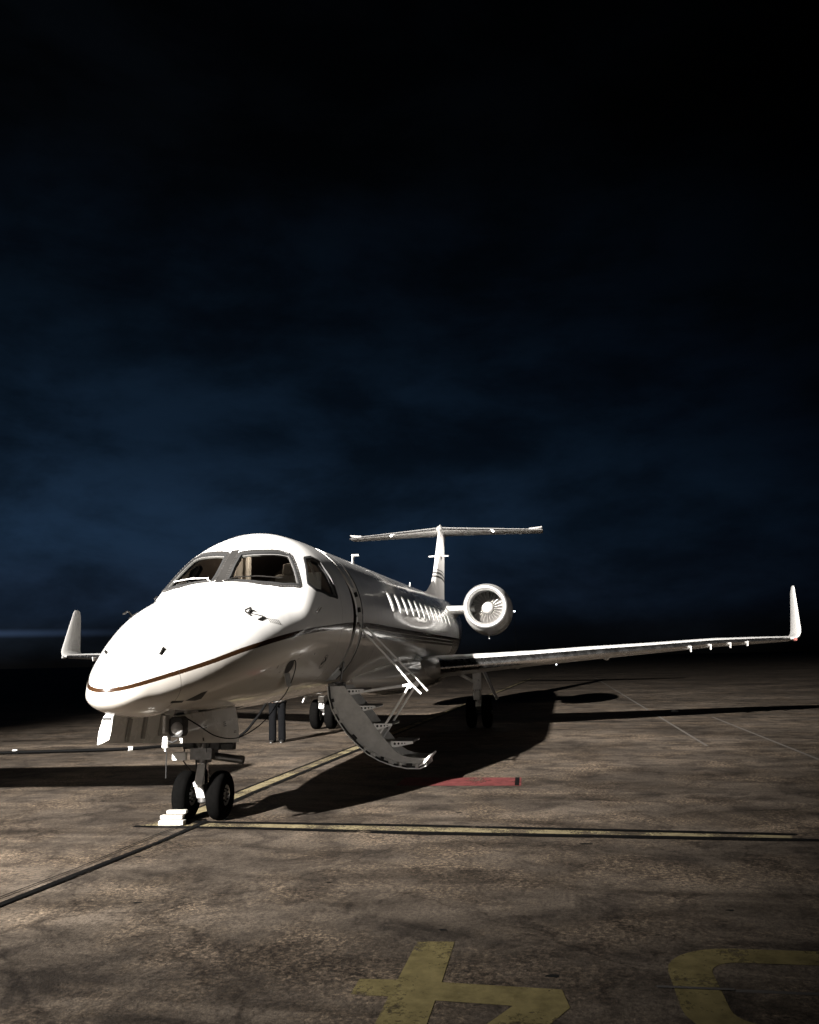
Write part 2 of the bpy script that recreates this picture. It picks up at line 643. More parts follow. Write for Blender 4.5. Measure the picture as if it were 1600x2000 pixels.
def apron_material():
    m = bpy.data.materials.new('apron_concrete')
    m.use_nodes = True
    nt = m.node_tree
    N, L = nt.nodes, nt.links
    b = N['Principled BSDF']
    b.inputs['Specular IOR Level'].default_value = 0.10
    tc = N.new('ShaderNodeTexCoord')

    def noise(scale, det, rough, sx=1.0, sy=1.0, dist=0.0, off=0.0):
        mp = N.new('ShaderNodeMapping')
        mp.inputs['Scale'].default_value = (sx, sy, 1)
        mp.inputs['Location'].default_value = (off, off * 1.7, 0)
        L.new(tc.outputs['Object'], mp.inputs['Vector'])
        n = N.new('ShaderNodeTexNoise')
        n.inputs['Scale'].default_value = scale
        n.inputs['Detail'].default_value = det
        n.inputs['Roughness'].default_value = rough
        n.inputs['Distortion'].default_value = dist
        L.new(mp.outputs['Vector'], n.inputs['Vector'])
        return n.outputs['Fac']

    def ramp(src, p0, p1, c0, c1):
        r_ = N.new('ShaderNodeValToRGB')
        r_.color_ramp.elements[0].position = p0
        r_.color_ramp.elements[1].position = p1
        r_.color_ramp.elements[0].color = (*c0, 1)
        r_.color_ramp.elements[1].color = (*c1, 1)
        L.new(src, r_.inputs['Fac'])
        return r_.outputs['Color']

    def mul(a, bb, f=1.0):
        x = N.new('ShaderNodeMixRGB')
        x.blend_type = 'MULTIPLY'
        x.inputs[0].default_value = f
        L.new(a, x.inputs[1]); L.new(bb, x.inputs[2])
        return x.outputs['Color']
    big = noise(0.30, 6, 0.6, 1.0, 0.6, 0.4)
    c = ramp(big, 0.30, 0.70, (0.038, 0.032, 0.027), (0.120, 0.101, 0.084))
    # broad worn patches, smeared along the taxi direction
    c = mul(c, ramp(noise(0.75, 9, 0.68, 1.5, 0.5, 0.9, 3.1), 0.36, 0.60, (0.44, 0.43, 0.42), (1.12, 1.12, 1.12)))
    # darker oil and rubber blotches with hard little edges
    c = mul(c, ramp(noise(1.9, 10, 0.78, 1.0, 1.0, 0.6, 8.3), 0.40, 0.54, (0.34, 0.33, 0.33), (1.08, 1.07, 1.05)), 0.85)
    # worn laitance: pale crusts in places only
    crust = ramp(noise(24, 9, 0.80, 1, 1, 0.5, 1.2), 0.46, 0.60, (0.55, 0.54, 0.53), (2.5, 2.36, 2.15))
    where = ramp(noise(0.9, 5, 0.6, 1, 1, 0, 12.7), 0.44, 0.60, (0, 0, 0), (1, 1, 1))
    x = N.new('ShaderNodeMixRGB')
    x.blend_type = 'MULTIPLY'
    L.new(where, x.inputs[0]); L.new(c, x.inputs[1]); L.new(crust, x.inputs[2])
    c = x.outputs['Color']
    # exposed aggregate, dark pits
    c = mul(c, ramp(noise(30, 9, 0.8, 1, 1, 0, 4.4), 0.38, 0.56, (0.30, 0.29, 0.285), (1.2, 1.18, 1.15)), 0.8)
    c = mul(c, ramp(noise(85, 4, 0.7, 1, 1, 0, 5.0), 0.35, 0.66, (0.6, 0.59, 0.58), (1.3, 1.28, 1.24)), 0.7)
    # thin meandering cracks
    vo = N.new('ShaderNodeTexVoronoi')
    vo.feature = 'DISTANCE_TO_EDGE'
    vo.inputs['Scale'].default_value = 0.28
    mpv = N.new('ShaderNodeMapping')
    L.new(tc.outputs['Object'], mpv.inputs['Vector'])
    dn = N.new('ShaderNodeTexNoise')
    dn.inputs['Scale'].default_value = 1.4
    dn.inputs['Detail'].default_value = 6
    L.new(tc.outputs['Object'], dn.inputs['Vector'])
    va = N.new('ShaderNodeVectorMath'); va.operation = 'MULTIPLY_ADD'
    va.inputs[1].default_value = (0.9, 0.9, 0)
    L.new(dn.outputs['Color'], va.inputs[0]); L.new(mpv.outputs['Vector'], va.inputs[2])
    L.new(va.outputs['Vector'], vo.inputs['Vector'])
    c = mul(c, ramp(vo.outputs['Distance'], 0.0, 0.006, (0.35, 0.34, 0.33), (1, 1, 1)), 0.7)
    L.new(c, b.inputs['Base Color'])
    rr = N.new('ShaderNodeMapRange')
    rr.inputs['To Min'].default_value = 0.60
    rr.inputs['To Max'].default_value = 0.92
    L.new(big, rr.inputs['Value'])
    L.new(rr.outputs['Result'], b.inputs['Roughness'])
    bp = N.new('ShaderNodeBump')
    bp.inputs['Strength'].default_value = 0.55
    bp.inputs['Distance'].default_value = 0.012
    ad = N.new('ShaderNodeMath'); ad.operation = 'ADD'
    L.new(noise(55, 6, 0.7, 1, 1, 0, 2.0), ad.inputs[0])
    L.new(noise(9, 5, 0.6, 1, 1, 0, 6.0), ad.inputs[1])
    L.new(ad.outputs[0], bp.inputs['Height'])
    L.new(bp.outputs['Normal'], b.inputs['Normal'])
    return m


M['apron'] = apron_material()

# ================================================================== apron and its paint
g = MB()
g.add([(-1500, -1500, 0), (1500, -1500, 0), (1500, 1500, 0), (-1500, 1500, 0)], [(0, 1, 2, 3)])
apron = g.build('apron', M['apron'], fix=False)
apron['kind'] = 'structure'
apron['label'] = 'stained brown concrete apron under the jet'


def strip(name, pts, mat, z=0.004, label=None):
    """flat painted polygon lying on the apron"""
    mb = MB()
    mb.add([(x, y, z) for x, y in pts], [tuple(range(len(pts)))])
    o = mb.build(name, mat, apron, fix=False)
    me = o.data
    if me.polygons[0].normal.z < 0:
        me.flip_normals()
    if label:
        o['label'] = label
    return o


# stop bar: black border, yellow, black border
strip('stop_bar', [(-0.205, 0.45), (-0.30, -2.46), (-0.53, -6.04), (-0.55, -6.25), (-0.665, -6.22), (-0.56, -2.50), (-0.43, -0.795), (-0.42, 0.58)],
      M['yellow'], 0.004, 'faded yellow stop bar with black borders')
strip('stop_bar_border', [(-0.115, 0.40), (-0.192, -2.443), (-0.428, -6.058), (-0.462, -6.325), (-0.53, -6.30), (-0.527, -6.036), (-0.304, -2.462), (-0.205, 0.43)],
      M['blackline'], 0.008)
strip('stop_bar_border', [(-0.42, 0.60), (-0.437, -0.795), (-0.558, -2.506), (-0.671, -6.003), (-0.69, -6.45), (-0.80, -6.45), (-0.811, -5.971), (-0.711, -2.533), (-0.545, -0.835), (-0.50, 0.62)],
      M['blackline'], 0.008)
# lead in line
strip('lead_in_line', [(0.0, 0.37), (2.1, 0.345), (6.8, 0.185), (21.0, -0.32), (60, -1.7), (60, -1.95), (21.0, -0.52), (6.8, -0.015), (2.1, 0.15), (0.0, 0.17)],
      M['yellow'], 0.004, 'yellow lead in line running under the jet')
strip('lead_in_border', [(0.0, 0.17), (2.1, 0.15), (6.8, -0.015), (21.0, -0.52), (60, -1.95), (60, -2.05), (21, -0.62), (6.8, -0.12), (2.1, 0.05), (0.0, 0.07)],
      M['blackline'], 0.008)
strip('lead_in_border', [(0.0, 0.41), (2.1, 0.385), (6.8, 0.235), (21.0, -0.28), (60, -1.65), (60, -1.7), (21.0, -0.32), (6.8, 0.185), (2.1, 0.345), (0.0, 0.37)],
      M['blackline'], 0.008)
strip('dark_line', [(-0.05, -0.06), (-1.25, -0.04), (-2.48, 0.08), (-3.42, 0.155), (-7.0, 0.44), (-7.0, 0.36), (-3.46, 0.085), (-2.54, 0.0), (-1.35, -0.09), (-0.2, -0.14)],  # two dark strips from the nose wheels towards the camera
      M['blackline'], 0.012, 'black line running on towards the camera')
strip('dark_line', [(-0.05, 0.05), (-0.95, 0.145), (-2.34, 0.17), (-3.26, 0.265), (-7.0, 0.62), (-7.0, 0.60), (-3.28, 0.248), (-2.355, 0.155), (-0.97, 0.128), (-0.07, 0.03)],
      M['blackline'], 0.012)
# red rectangle
strip('red_marking', [(3.44, -1.75), (3.46, -3.49), (2.64, -3.52), (2.62, -1.75)], M['red'], 0.004, 'faded red rectangle painted on the apron')
strip('red_marking_edge', [(3.44, -3.40), (3.44, -3.46), (2.66, -3.49), (2.66, -3.43)], M['blackline'], 0.008)

# stand number, read from the jet's side, so upside down from here
num4 = [(-3.97, -3.15), (-3.95, -3.385), (-4.63, -3.395), (-4.665, -4.05), (-4.85, -4.07), (-6.35, -3.40), (-6.35, -3.145), (-4.86, -3.14), (-4.86, -2.93), (-4.63, -2.93), (-4.62, -3.145)]
mb = MB()
hole = [(-4.87, -3.395), (-4.90, -3.76), (-5.75, -3.395)]
# four as quads around the counter
P4 = [(-3.97, -3.15), (-3.95, -3.385), (-4.63, -3.395), (-4.62, -3.145),           # stem foot 0-3
      (-4.665, -4.05), (-4.90, -4.09), (-4.885, -3.395), (-4.91, -3.80),            # bar
      (-4.86, -2.93), (-4.63, -2.93), (-4.86, -3.14),                               # right stub
      (-6.35, -3.40), (-6.35, -3.145), (-5.75, -3.395), (-5.05, -4.02)]
mb.add([(x, y, 0.004) for x, y in P4],
       [(0, 1, 2, 3), (3, 2, 6, 10), (9, 3, 10, 8), (2, 4, 5, 7, 6), (6, 13, 11, 12, 10), (7, 5, 14, 11, 13)])
n4 = mb.build('stand_number', M['yellow_num'], apron, fix=False)
n4['label'] = 'worn yellow figure 4, upside down, painted on the apron'


def stroke(path, w):
    """offset a 2D path both ways, returns polygon strips"""
    L_, R_ = [], []
    for i, q in enumerate(path):
        a = Vector(path[max(0, i - 1)])
        c = Vector(path[min(len(path) - 1, i + 1)])
        t = (c - a).normalized()
        n = Vector((-t.y, t.x)) * w * 0.5
        L_.append(Vector(q) + n)
        R_.append(Vector(q) - n)
    return L_, R_


def arc(cx, cy, r, a0, a1, n=7):
    return [(cx + r * math.cos(R(a0 + (a1 - a0) * i / n)), cy + r * math.sin(R(a0 + (a1 - a0) * i / n))) for i in range(n + 1)]


# path in (x, y): bowl of the second figure, bottom bar far from the camera
path = [(-4.03, -6.0)] + arc(-4.33, -5.06, 0.30, 0, 90) + arc(-4.84, -5.06, 0.30, 90, 180) + [(-5.14, -5.7)] + \
       arc(-5.44, -5.72, 0.30, 360, 270) + arc(-5.96, -5.72, 0.30, 270, 180) + [(-6.26, -4.75)]
L_, R_ = stroke(path, 0.24)
mb = MB()
mb.grid([[(q.x, q.y, 0.004) for q in L_], [(q.x, q.y, 0.004) for q in R_]])
n5 = mb.build('stand_number', M['yellow_num'], apron, fix=False)
n5['label'] = 'worn yellow rounded figure, upside down, cut by the picture edge'
for o in (n4, n5):
    for q in o.data.polygons:
        if q.normal.z < 0:
            q.flip()

# joints between the concrete bays
M['joint_pale'] = material('joint_sealant_pale', (0.075, 0.065, 0.055), 0.8, var=0.3, vscale=3)
M['joint_dark'] = material('joint_sealant_dark', (0.025, 0.022, 0.02), 0.8, var=0.3, vscale=3)
for (x0, x1, y, w, mt) in ((7.8, 60, -6.83, 0.03, 'joint_pale'), (5.0, 15.5, -8.22, 0.03, 'joint_pale')):
    strip('bay_joint', [(x0, y - w), (x1, y - w), (x1, y + w), (x0, y + w)], M[mt], 0.0045)
strip('bay_joint', [(-4.595, -4.55), (-4.565, -4.55), (-4.565, -4.95), (-4.595, -4.95)], M['joint_dark'], 0.010)
strip('bay_joint', [(-4.60, -4.95), (-4.56, -4.95), (-4.56, -40), (-4.60, -40)], M['joint_dark'], 0.0035)

# tar spots and rubber crumbs
M['tar'] = material('tar_spot', (0.006, 0.006, 0.006), 0.8, spec=0.05)
for (x_, y_, r_) in ((-1.85, -.15, .045), (-3.72, -3.28, .04), (-4.47, -4.0, .05), (-1.02, -4.28, .07), (-4.1, -3.2, .03), (.55, -2.9, .05), (-2.6, -2.2, .03), (-3.1, -5.2, .04), (-4.2, .1, .05), (1.2, 1.9, .05), (-3.3, -.9, .035)):
    k_ = 9
    strip('tar_spot', [(x_ + r_ * random.uniform(.5, 1.1) * math.cos(2 * math.pi * i / k_) * .6, y_ + r_ * random.uniform(.6, 1.2) * math.sin(2 * math.pi * i / k_)) for i in range(k_)], M['tar'], 0.003)

# ================================================================== the jet
jet = empty('business_jet', (0, 0, 0), 'white twin engine business jet with airstair door open, parked on the apron', 'aircraft')

# ---- fuselage sections: x, top, bottom, half width, height of the widest point
NX = [-2.30, -2.22, -2.0, -1.6, -1.1, -.6, -.1, .35, .75, 1.2, 1.8, 2.6, 3.4]
NT = [1.509, 1.676, 1.844, 2.055, 2.291, 2.49, 2.636, 2.775, 3.11, 3.424, 3.575, 3.60, 3.605]
NB = [1.509, 1.386, 1.303, 1.249, 1.232, 1.22, 1.21, 1.20, 1.195, 1.195, 1.20, 1.21, 1.22]
NW = [0.0, .206, .358, .557, .749, .90, 1.003, 1.071, 1.125, 1.155, 1.172, 1.18, 1.185]
NZ = [1.509, 1.491, 1.512, 1.593, 1.729, 1.883, 2.011, 2.115, 2.218, 2.296, 2.365, 2.40, 2.413]
T0 = NX[0]
NS = [math.sqrt(x - T0) for x in NX]
TX = [3.4, 14.5, 16.5, 18.5, 20.5, 21.9, 22.6]
TT = [3.605, 3.735, 3.765, 3.785, 3.76, 3.66, 3.50]
TB = [1.22, 1.22, 1.34, 1.75, 2.35, 2.85, 3.20]
TW = [1.185, 1.185, 1.165, 1.02, .72, .40, .12]
TZ = [2.413, 2.43, 2.50, 2.75, 3.02, 3.25, 3.35]


def pchip(xs, ys, x):
    n = len(xs)
    h = [xs[i + 1] - xs[i] for i in range(n - 1)]
    d = [(ys[i + 1] - ys[i]) / h[i] for i in range(n - 1)]
    m = [0.0] * n
    for i in range(1, n - 1):
        if d[i - 1] * d[i] > 0:
            w1, w2 = 2 * h[i] + h[i - 1], h[i] + 2 * h[i - 1]
            m[i] = (w1 + w2) / (w1 / d[i - 1] + w2 / d[i])
    m[0], m[-1] = d[0], d[-1]
    k = 0
    while k < n - 2 and x > xs[k + 1]:
        k += 1
    t = (x - xs[k]) / h[k]
    return (ys[k] * (1 + 2 * t) * (1 - t) ** 2 + h[k] * m[k] * t * (1 - t) ** 2 +
            ys[k + 1] * t * t * (3 - 2 * t) + h[k] * m[k + 1] * t * t * (t - 1))


def prof(x):
    if x <= 3.4:
        s = math.sqrt(max(0.0, x - T0))
        return tuple(pchip(NS, v, s) for v in (NT, NB, NW, NZ))
    return tuple(pchip(TX, v, x) for v in (TT, TB, TW, TZ))


def fus(x, phi, off=0.0):
    """point on the skin; phi in degrees from the crown, positive to port"""
    def pt(x_, a):
        zt, zb, w, zw = prof(x_)
        c, s = math.cos(a), math.sin(a)
        return Vector((x_, -w * s, zw + ((zt - zw) if c > 0 else (zw - zb)) * c))
    a = R(phi)
    q = pt(x, a)
    if off:
        e = 0.004
        n = (pt(x + e, a) - pt(x - e, a)).cross(pt(x, a + e) - pt(x, a - e))
        n.normalize()
        zt, zb, w, zw = prof(x)
        if n.dot(q - Vector((x, 0, zw))) < 0:
            n = -n
        q = q + n * off
    return q


SEG = 112
xs = [T0 + (NS[-1] * i / 74.0) ** 2 for i in range(1, 75)]
xs += [3.4 + 0.2 * i for i in range(1, 15)] + [6.2 + 0.5 * i for i in range(1, 17)] + [14.2 + 0.35 * i for i in range(1, 24)] + [22.4, 22.6]
mb = MB()
rows = [[fus(x, 360.0 * k / SEG) for k in range(SEG)] for x in xs]
mb.grid(rows, wrap=True)
n_ = len(mb.v)
mb.v.append((T0, 0, NT[0]))
mb.v.append((22.63, 0, 3.35))
for k in range(SEG):
    mb.f.append((n_, (k + 1) % SEG, k))
    b0 = (len(rows) - 1) * SEG
    mb.f.append((n_ + 1, b0 + k, b0 + (k + 1) % SEG))
fus_me = mb.mesh('fuselage')
fus_me.materials.append(M['fuselage'])
fus_obj = bpy.data.objects.new('fuselage_solid', fus_me)
COL.objects.link(fus_obj)


# ---- outlines on the skin (x, phi)
def chaikin(pts, n=2, cut=0.12):
    for _ in range(n):
        o = []
        for i in range(len(pts)):
            a, b_ = Vector(pts[i]), Vector(pts[(i + 1) % len(pts)])
            o.append(a.lerp(b_, cut))
            o.append(a.lerp(b_, 1 - cut))
        pts = o
    return [tuple(q) for q in pts]


def densify(pts, step=0.09):
    o = []
    for i in range(len(pts)):
        a, b_ = Vector(pts[i]), Vector(pts[(i + 1) % len(pts)])
        n = max(1, int((b_ - a).length / step))
        for k in range(n):
            o.append(tuple(a.lerp(b_, k / n)))
    return o


KA = 1.1          # metres per radian used to measure on the skin


def outline(corners, cut=0.12):
    pts = [(x, R(ph) * KA) for x, ph in corners]
    return densify(chaikin(pts, 2, cut))


def offset_poly(pts, d):
    n = len(pts)
    area = sum(pts[i][0] * pts[(i + 1) % n][1] - pts[(i + 1) % n][0] * pts[i][1] for i in range(n))
    sg = 1 if area > 0 else -1
    o = []
    for i in range(n):
        a, c = Vector(pts[i - 1]), Vector(pts[(i + 1) % n])
        t = (c - a).normalized()
        o.append((pts[i][0] + sg * t.y * d, pts[i][1] - sg * t.x * d))
    return o


def on_skin(q, off=0.0):
    return fus(q[0], math.degrees(q[1] / KA), off)


def cutter(mb, pts, out=0.12, inn=-0.22):
    n = len(pts)
    cx = sum(q[0] for q in pts) / n
    cy = sum(q[1] for q in pts) / n
    n0 = len(mb.v)
    mb.v += [tuple(on_skin(q, out)) for q in pts] + [tuple(on_skin(q, inn)) for q in pts]
    mb.v += [tuple(on_skin((cx, cy), out)), tuple(on_skin((cx, cy), inn))]
    for i in range(n):
        j = (i + 1) % n
        mb.f.append((n0 + i, n0 + j, n0 + n + j, n0 + n + i))
        mb.f.append((n0 + 2 * n, n0 + j, n0 + i))
        mb.f.append((n0 + 2 * n + 1, n0 + n + i, n0 + n + j))


def pane(pts, off, rings=7):
    mb = MB()
    n = len(pts)
    cx = sum(q[0] for q in pts) / n
    cy = sum(q[1] for q in pts) / n
    rows = []
    for k in range(1, rings + 1):
        f = k / rings
        rows.append([on_skin((cx + (q[0] - cx) * f, cy + (q[1] - cy) * f), off) for q in pts])
    mb.grid(rows, wrap=True)
    c = len(mb.v)
    mb.v.append(tuple(on_skin((cx, cy), off)))
    for i in range(n):
        mb.f.append((c, i, (i + 1) % n))
    return mb


def ring(pts, d0, d1, o0, o1):
    """band on the skin between two offsets of an outline, with thickness"""
    a, b_ = offset_poly(pts, d0), offset_poly(pts, d1)
    mb = MB()
    mb.grid([[on_skin(q, o0) for q in a], [on_skin(q, o1) for q in a], [on_skin(q, o1) for q in b_], [on_skin(q, o0) for q in b_],
             [on_skin(q, o0) for q in a]], wrap=True)
    return mb


WS_P = outline([(0.36, 5.0), (0.60, 4.3), (0.83, 4.6), (0.93, 20), (1.10, 36), (0.92, 46), (0.74, 55.5), (0.55, 44), (0.43, 28)], 0.06)
WS_S = [(x, -s) for x, s in WS_P]
SW_P = outline([(1.31, 44), (1.56, 45.5), (1.76, 49.5), (1.80, 62), (1.815, 78), (1.42, 75), (1.02, 67.5), (0.905, 59)], 0.07)
SW_S = [(x, -s) for x, s in SW_P]
DOOR = densify([(2.58, R(21) * KA), (3.20, R(21) * KA), (3.20, R(141) * KA), (2.58, R(141) * KA)], 0.07)
WIN = []
for k in range(12):
    x = 5.78 + 0.765 * k
    WIN.append(outline([(x - .155, 61), (x + .155, 61), (x + .155, 80), (x - .155, 80)], 0.24))
WIN_S = [[(x, -s) for x, s in w] for w in WIN]

cut_frames, cut_shallow = MB(), MB()
for w in (WS_P, WS_S, SW_P, SW_S):
    cutter(cut_frames, w)
cut_door = MB()
cutter(cut_door, DOOR, 0.12, -0.30)
for w in WIN + WIN_S:
    cutter(cut_shallow, w, 0.08, -0.035)
cut_bay = MB()
cut_bay.box((-0.62, 0, 1.35), (2.06, 0.70, 0.86))
# cockpit and vestibule space
inner = MB()
FLOOR = 1.86
ix = [-0.35, -0.1, 0.2, 0.5, 0.8, 1.1, 1.5, 2.0, 2.5, 3.0, 3.5, 4.0, 4.6]
irows = []
for x in ix:
    zt, zb, w, zw = prof(x)
    r_ = []
    for k in range(48):
        a = 2 * math.pi * k / 48
        c, s = math.cos(a), math.sin(a)
        y = -(w - .075) * s
        z = zw + ((zt - .075 - zw) if c > 0 else (zw - zb - .075)) * c
        if z < FLOOR:
            z = FLOOR
        r_.append((x, y, z))
    irows.append(r_)
inner.grid(irows, wrap=True)
inner.f.append(tuple(range(48)))
inner.f.append(tuple((len(ix) - 1) * 48 + k for k in range(48))[::-1])

cutters = []
for nm, c_, mt in (('c_in', inner, M['interior']), ('c_fr', cut_frames, M['seal']), ('c_win', cut_shallow, M['seal']),
                   ('c_bay', cut_bay, M['bay']), ('c_door', cut_door, M['jamb'])):
    me = c_.mesh(nm)
    me.materials.append(mt)
    co = bpy.data.objects.new(nm, me)
    COL.objects.link(co)
    cutters.append(co)
    md = fus_obj.modifiers.new(nm, 'BOOLEAN')
    md.operation = 'DIFFERENCE'
    md.object = co
    md.solver = 'EXACT'
    md.material_mode = 'TRANSFER'
bpy.context.view_layer.update()
dg = bpy.context.evaluated_depsgraph_get()
shell = bpy.data.meshes.new_from_object(fus_obj.evaluated_get(dg))
shell.name = 'fuselage'
smooth_mesh(shell, 28)
for co in cutters + [fus_obj]:
    bpy.data.objects.remove(co, do_unlink=True)
fuselage = bpy.data.objects.new('fuselage', shell)
link(fuselage, jet)

# ---- windshield and cockpit side windows
for w, nm in ((WS_P, 'windshield_pane'), (WS_S, 'windshield_pane'), (SW_P, 'side_window'), (SW_S, 'side_window')):
    pn = pane(w, -0.022).build(nm, M['glass'], jet, smooth=60)
    fr = ring(w, -0.004, 0.046 if nm[0] == 'w' else 0.016, -0.01, 0.004).build('window_frame', M['frame'] if nm[0] == 'w' else M['seal'], pn, smooth=40)
    ring(w, -0.022, 0.004, -0.03, 0.0055).build('window_seal', M['seal'], pn, smooth=40)
    ring(w, -0.031, -0.0225, -0.045, -0.0195).build('window_retainer', M['retainer'], pn, smooth=40)
    if nm[0] == 'w':
        rv = MB()
        for d in (0.017, 0.034):
            op = densify(offset_poly(w, d), 0.028)
            for q in op:
                c_ = on_skin(q, 0.004)
                nrm = (on_skin(q, 0.02) - c_).normalized()
                rv.lathe(c_, nrm, [(0, 0.0055), (0.0025, 0.004), (0.003, 0.0005)], seg=6)
        rvo = rv.build('rivets', M['rivet'], pn, fix=False)
        rvo['kind'] = 'stuff'
# centre post strip with rivets
cp = MB()
rows = []
for i in range(14):
    x = 0.30 + 0.60 * i / 13
    rows.append([fus(x, ph, 0.0035) for ph in (-2.6, -1.3, 0, 1.3, 2.6)])
cp.grid(rows)
cp.build('centre_post', M['frame'], jet, smooth=60)

# cabin windows
wp = None
for w in WIN + WIN_S:
    o = pane(w, -0.018, 3).build('cabin_window', M['window_lit'], jet, smooth=60)
    ring(w, -0.002, 0.014, -0.004, 0.003).build('window_frame', M['jamb'], o, smooth=40)

# ---- wipers
for sgn in (1, -1):
    wpr = MB()
    pts = [fus(0.27, 3.5 * sgn, 0.012), fus(0.42, 10 * sgn, 0.022), fus(0.50, 24 * sgn, 0.018), fus(0.62, 40 * sgn, 0.012)]
    wpr.tube(pts, 0.007, 6)
    wpr.tube([fus(0.44, 9 * sgn, 0.008), fus(0.52, 24 * sgn, 0.006), fus(0.64, 41 * sgn, 0.006)], 0.005, 6)
    wpr.build('wiper', M['probe'] if sgn > 0 else M['gearwhite'], jet, smooth=40)
# small bonding strip and drip edge at starboard windshield foot
mb = MB()
mb.tube([fus(0.10, -43, 0.0), fus(0.12, -43, 0.05), fus(0.18, -42, 0.055)], 0.006, 6)
mb.build('ice_probe', M['probe'], jet, smooth=40)

# ---- cockpit furniture
mb = MB()
rows = []
for i in range(9):
    x = 0.54 + 0.46 * i / 8
    zt, zb, w, zw = prof(x)
    r_ = []
    for k in range(17):
        y = -0.92 + 1.84 * k / 16
        z = 2.665 + 0.11 * math.sin(math.pi * 0.5 * min(1, i / 5)) + 0.02 * math.cos(y * 2.2) - 0.30 * max(0, abs(y) - 0.52)
        lim = (w - 0.09) * math.sqrt(max(0.02, 1 - min(0.98, ((z - zw) / max(0.1, zt - .08 - zw)) ** 2))) if z > zw else w - 0.09
        r_.append((x, max(-lim, min(lim, y)), z))
    rows.append(r_)
rows.append([(1.0, q[1], 2.10) for q in rows[-1]])
mb.grid(rows)
mb.build('glareshield', M['panel'], jet, smooth=35)
mb = MB()
mb.box((1.0, 0, 2.08), (0.75, 0.26, 0.42))
mb.build('centre_pedestal', M['panel'], jet, bevel=0.02)
mb = MB()
mb.box((1.45, 0, 3.36), (0.7, 0.42, 0.07), Matrix.Rotation(R(-9), 3, 'Y'))
mb.build('overhead_panel', M['panel'], jet, bevel=0.015)
for sy in (-1, 1):
    mb = MB()
    mb.box((1.52, sy * .47, 2.22), (0.46, 0.44, 0.14))
    mb.box((1.74, sy * .47, 2.62), (0.12, 0.44, 0.72), Matrix.Rotation(R(10), 3, 'Y'))
    mb.box((1.80, sy * .47, 3.05), (0.09, 0.24, 0.17), Matrix.Rotation(R(10), 3, 'Y'))
    s_ = mb.build('pilot_seat', M['seatcloth'], jet, bevel=0.04)
    mb = MB()
    mb.tube([(1.02, sy * .47, 2.12), (0.98, sy * .47, 2.40), (0.98, sy * .47, 2.46)], 0.018, 8)
    mb.tube([(0.98, sy * .47 - .14, 2.54), (0.97, sy * .47 - .13, 2.46), (0.97, sy * .47 + .13, 2.46), (0.98, sy * .47 + .14, 2.54)], 0.014, 8)
    mb.build('control_yoke', M['panel'], jet, smooth=40)
# bulkhead behind the pilots, with a doorway
for sy in (-1, 1):
    mb = MB()
    poly = []
    zt, zb, w, zw = prof(2.3)
    for k in range(13):
        a = R(17 + (112 - 17) * k / 12)
        c, s = math.cos(a), math.sin(a)
        z = zw + ((zt - .085 - zw) if c > 0 else (zw - zb - .085)) * c
        poly.append((2.30, -sy * (w - .085) * s, max(FLOOR + .004, z)))
    poly.append((2.30, -sy * 0.33, FLOOR + .004))
    mb.prism(poly, (0.05, 0, 0))
    mb.build('cockpit_bulkhead', M['trim_light'] if sy < 0 else M['interior'], jet)
for sy in (-1, 1):
    mb = MB()
    mb.box((2.27, sy * .345, 2.62), (0.05, 0.06, 1.5))
    mb.build('doorway_post', M['trim_light'], jet, bevel=0.01)
for (x_, y_, z_, a_, b__) in ((2.26, .62, 2.95, .20, .14), (2.26, -.62, 2.75, .18, .24), (2.26, .66, 2.62, .22, .10)):
    mb = MB()
    mb.box((x_, y_, z_), (0.06, a_, b__))
    mb.build('bulkhead_placard', M['trim_light'], jet, bevel=0.01)
mb = MB()
mb.box((4.45, 0, 2.70), (0.06, 0.5, 1.6))
mb.build('galley_panel', M['trim_light'], jet)
for sy in (-1, 1):
    mb = MB()
    mb.box((3.9, sy * .50, 2.45), (0.6, 0.40, 1.15))
    mb.build('galley_cabinet', M['interior'], jet, bevel=0.01)
# lit dome lamps in the cockpit and over the door
for (x_, y_, z_, pw) in ((1.95, 0.0, 3.44, 14.0), (3.0, 0.1, 3.47, 0.5)):
    mb = MB()
    mb.lathe((x_, y_, z_), (0, 0, -1), [(0, .06), (.02, .055), (.03, .03), (.032, .001)], 16)
    dl = mb.build('dome_lamp', M['lens_lit'], jet, smooth=40)
    ld = bpy.data.lights.new('dome_light', 'POINT')
    ld.energy = pw
    ld.color = (1.0, 0.84, 0.68)
    ld.shadow_soft_size = 0.05
    lo_ = bpy.data.objects.new('dome_light', ld)
    lo_.location = (x_, y_, z_ - .08)
    link(lo_, dl)
# white visor board seen through the port side window
mb = MB()
mb.box((1.60, -.84, 2.86), (0.04, 0.26, 0.22), Matrix.Rotation(R(-14), 3, 'Z'))
mb.box((1.66, -.88, 2.66), (0.05, 0.13, 0.24), Matrix.Rotation(R(-14), 3, 'Z'))
mb.build('sun_visor', M['white'], jet, bevel=0.008)
mb = MB()
mb.tube([(1.62, -.98, 2.62), (1.50, -.82, 3.12)], 0.018, 8)
mb.build('window_brace', M['rail'], jet, smooth=40)

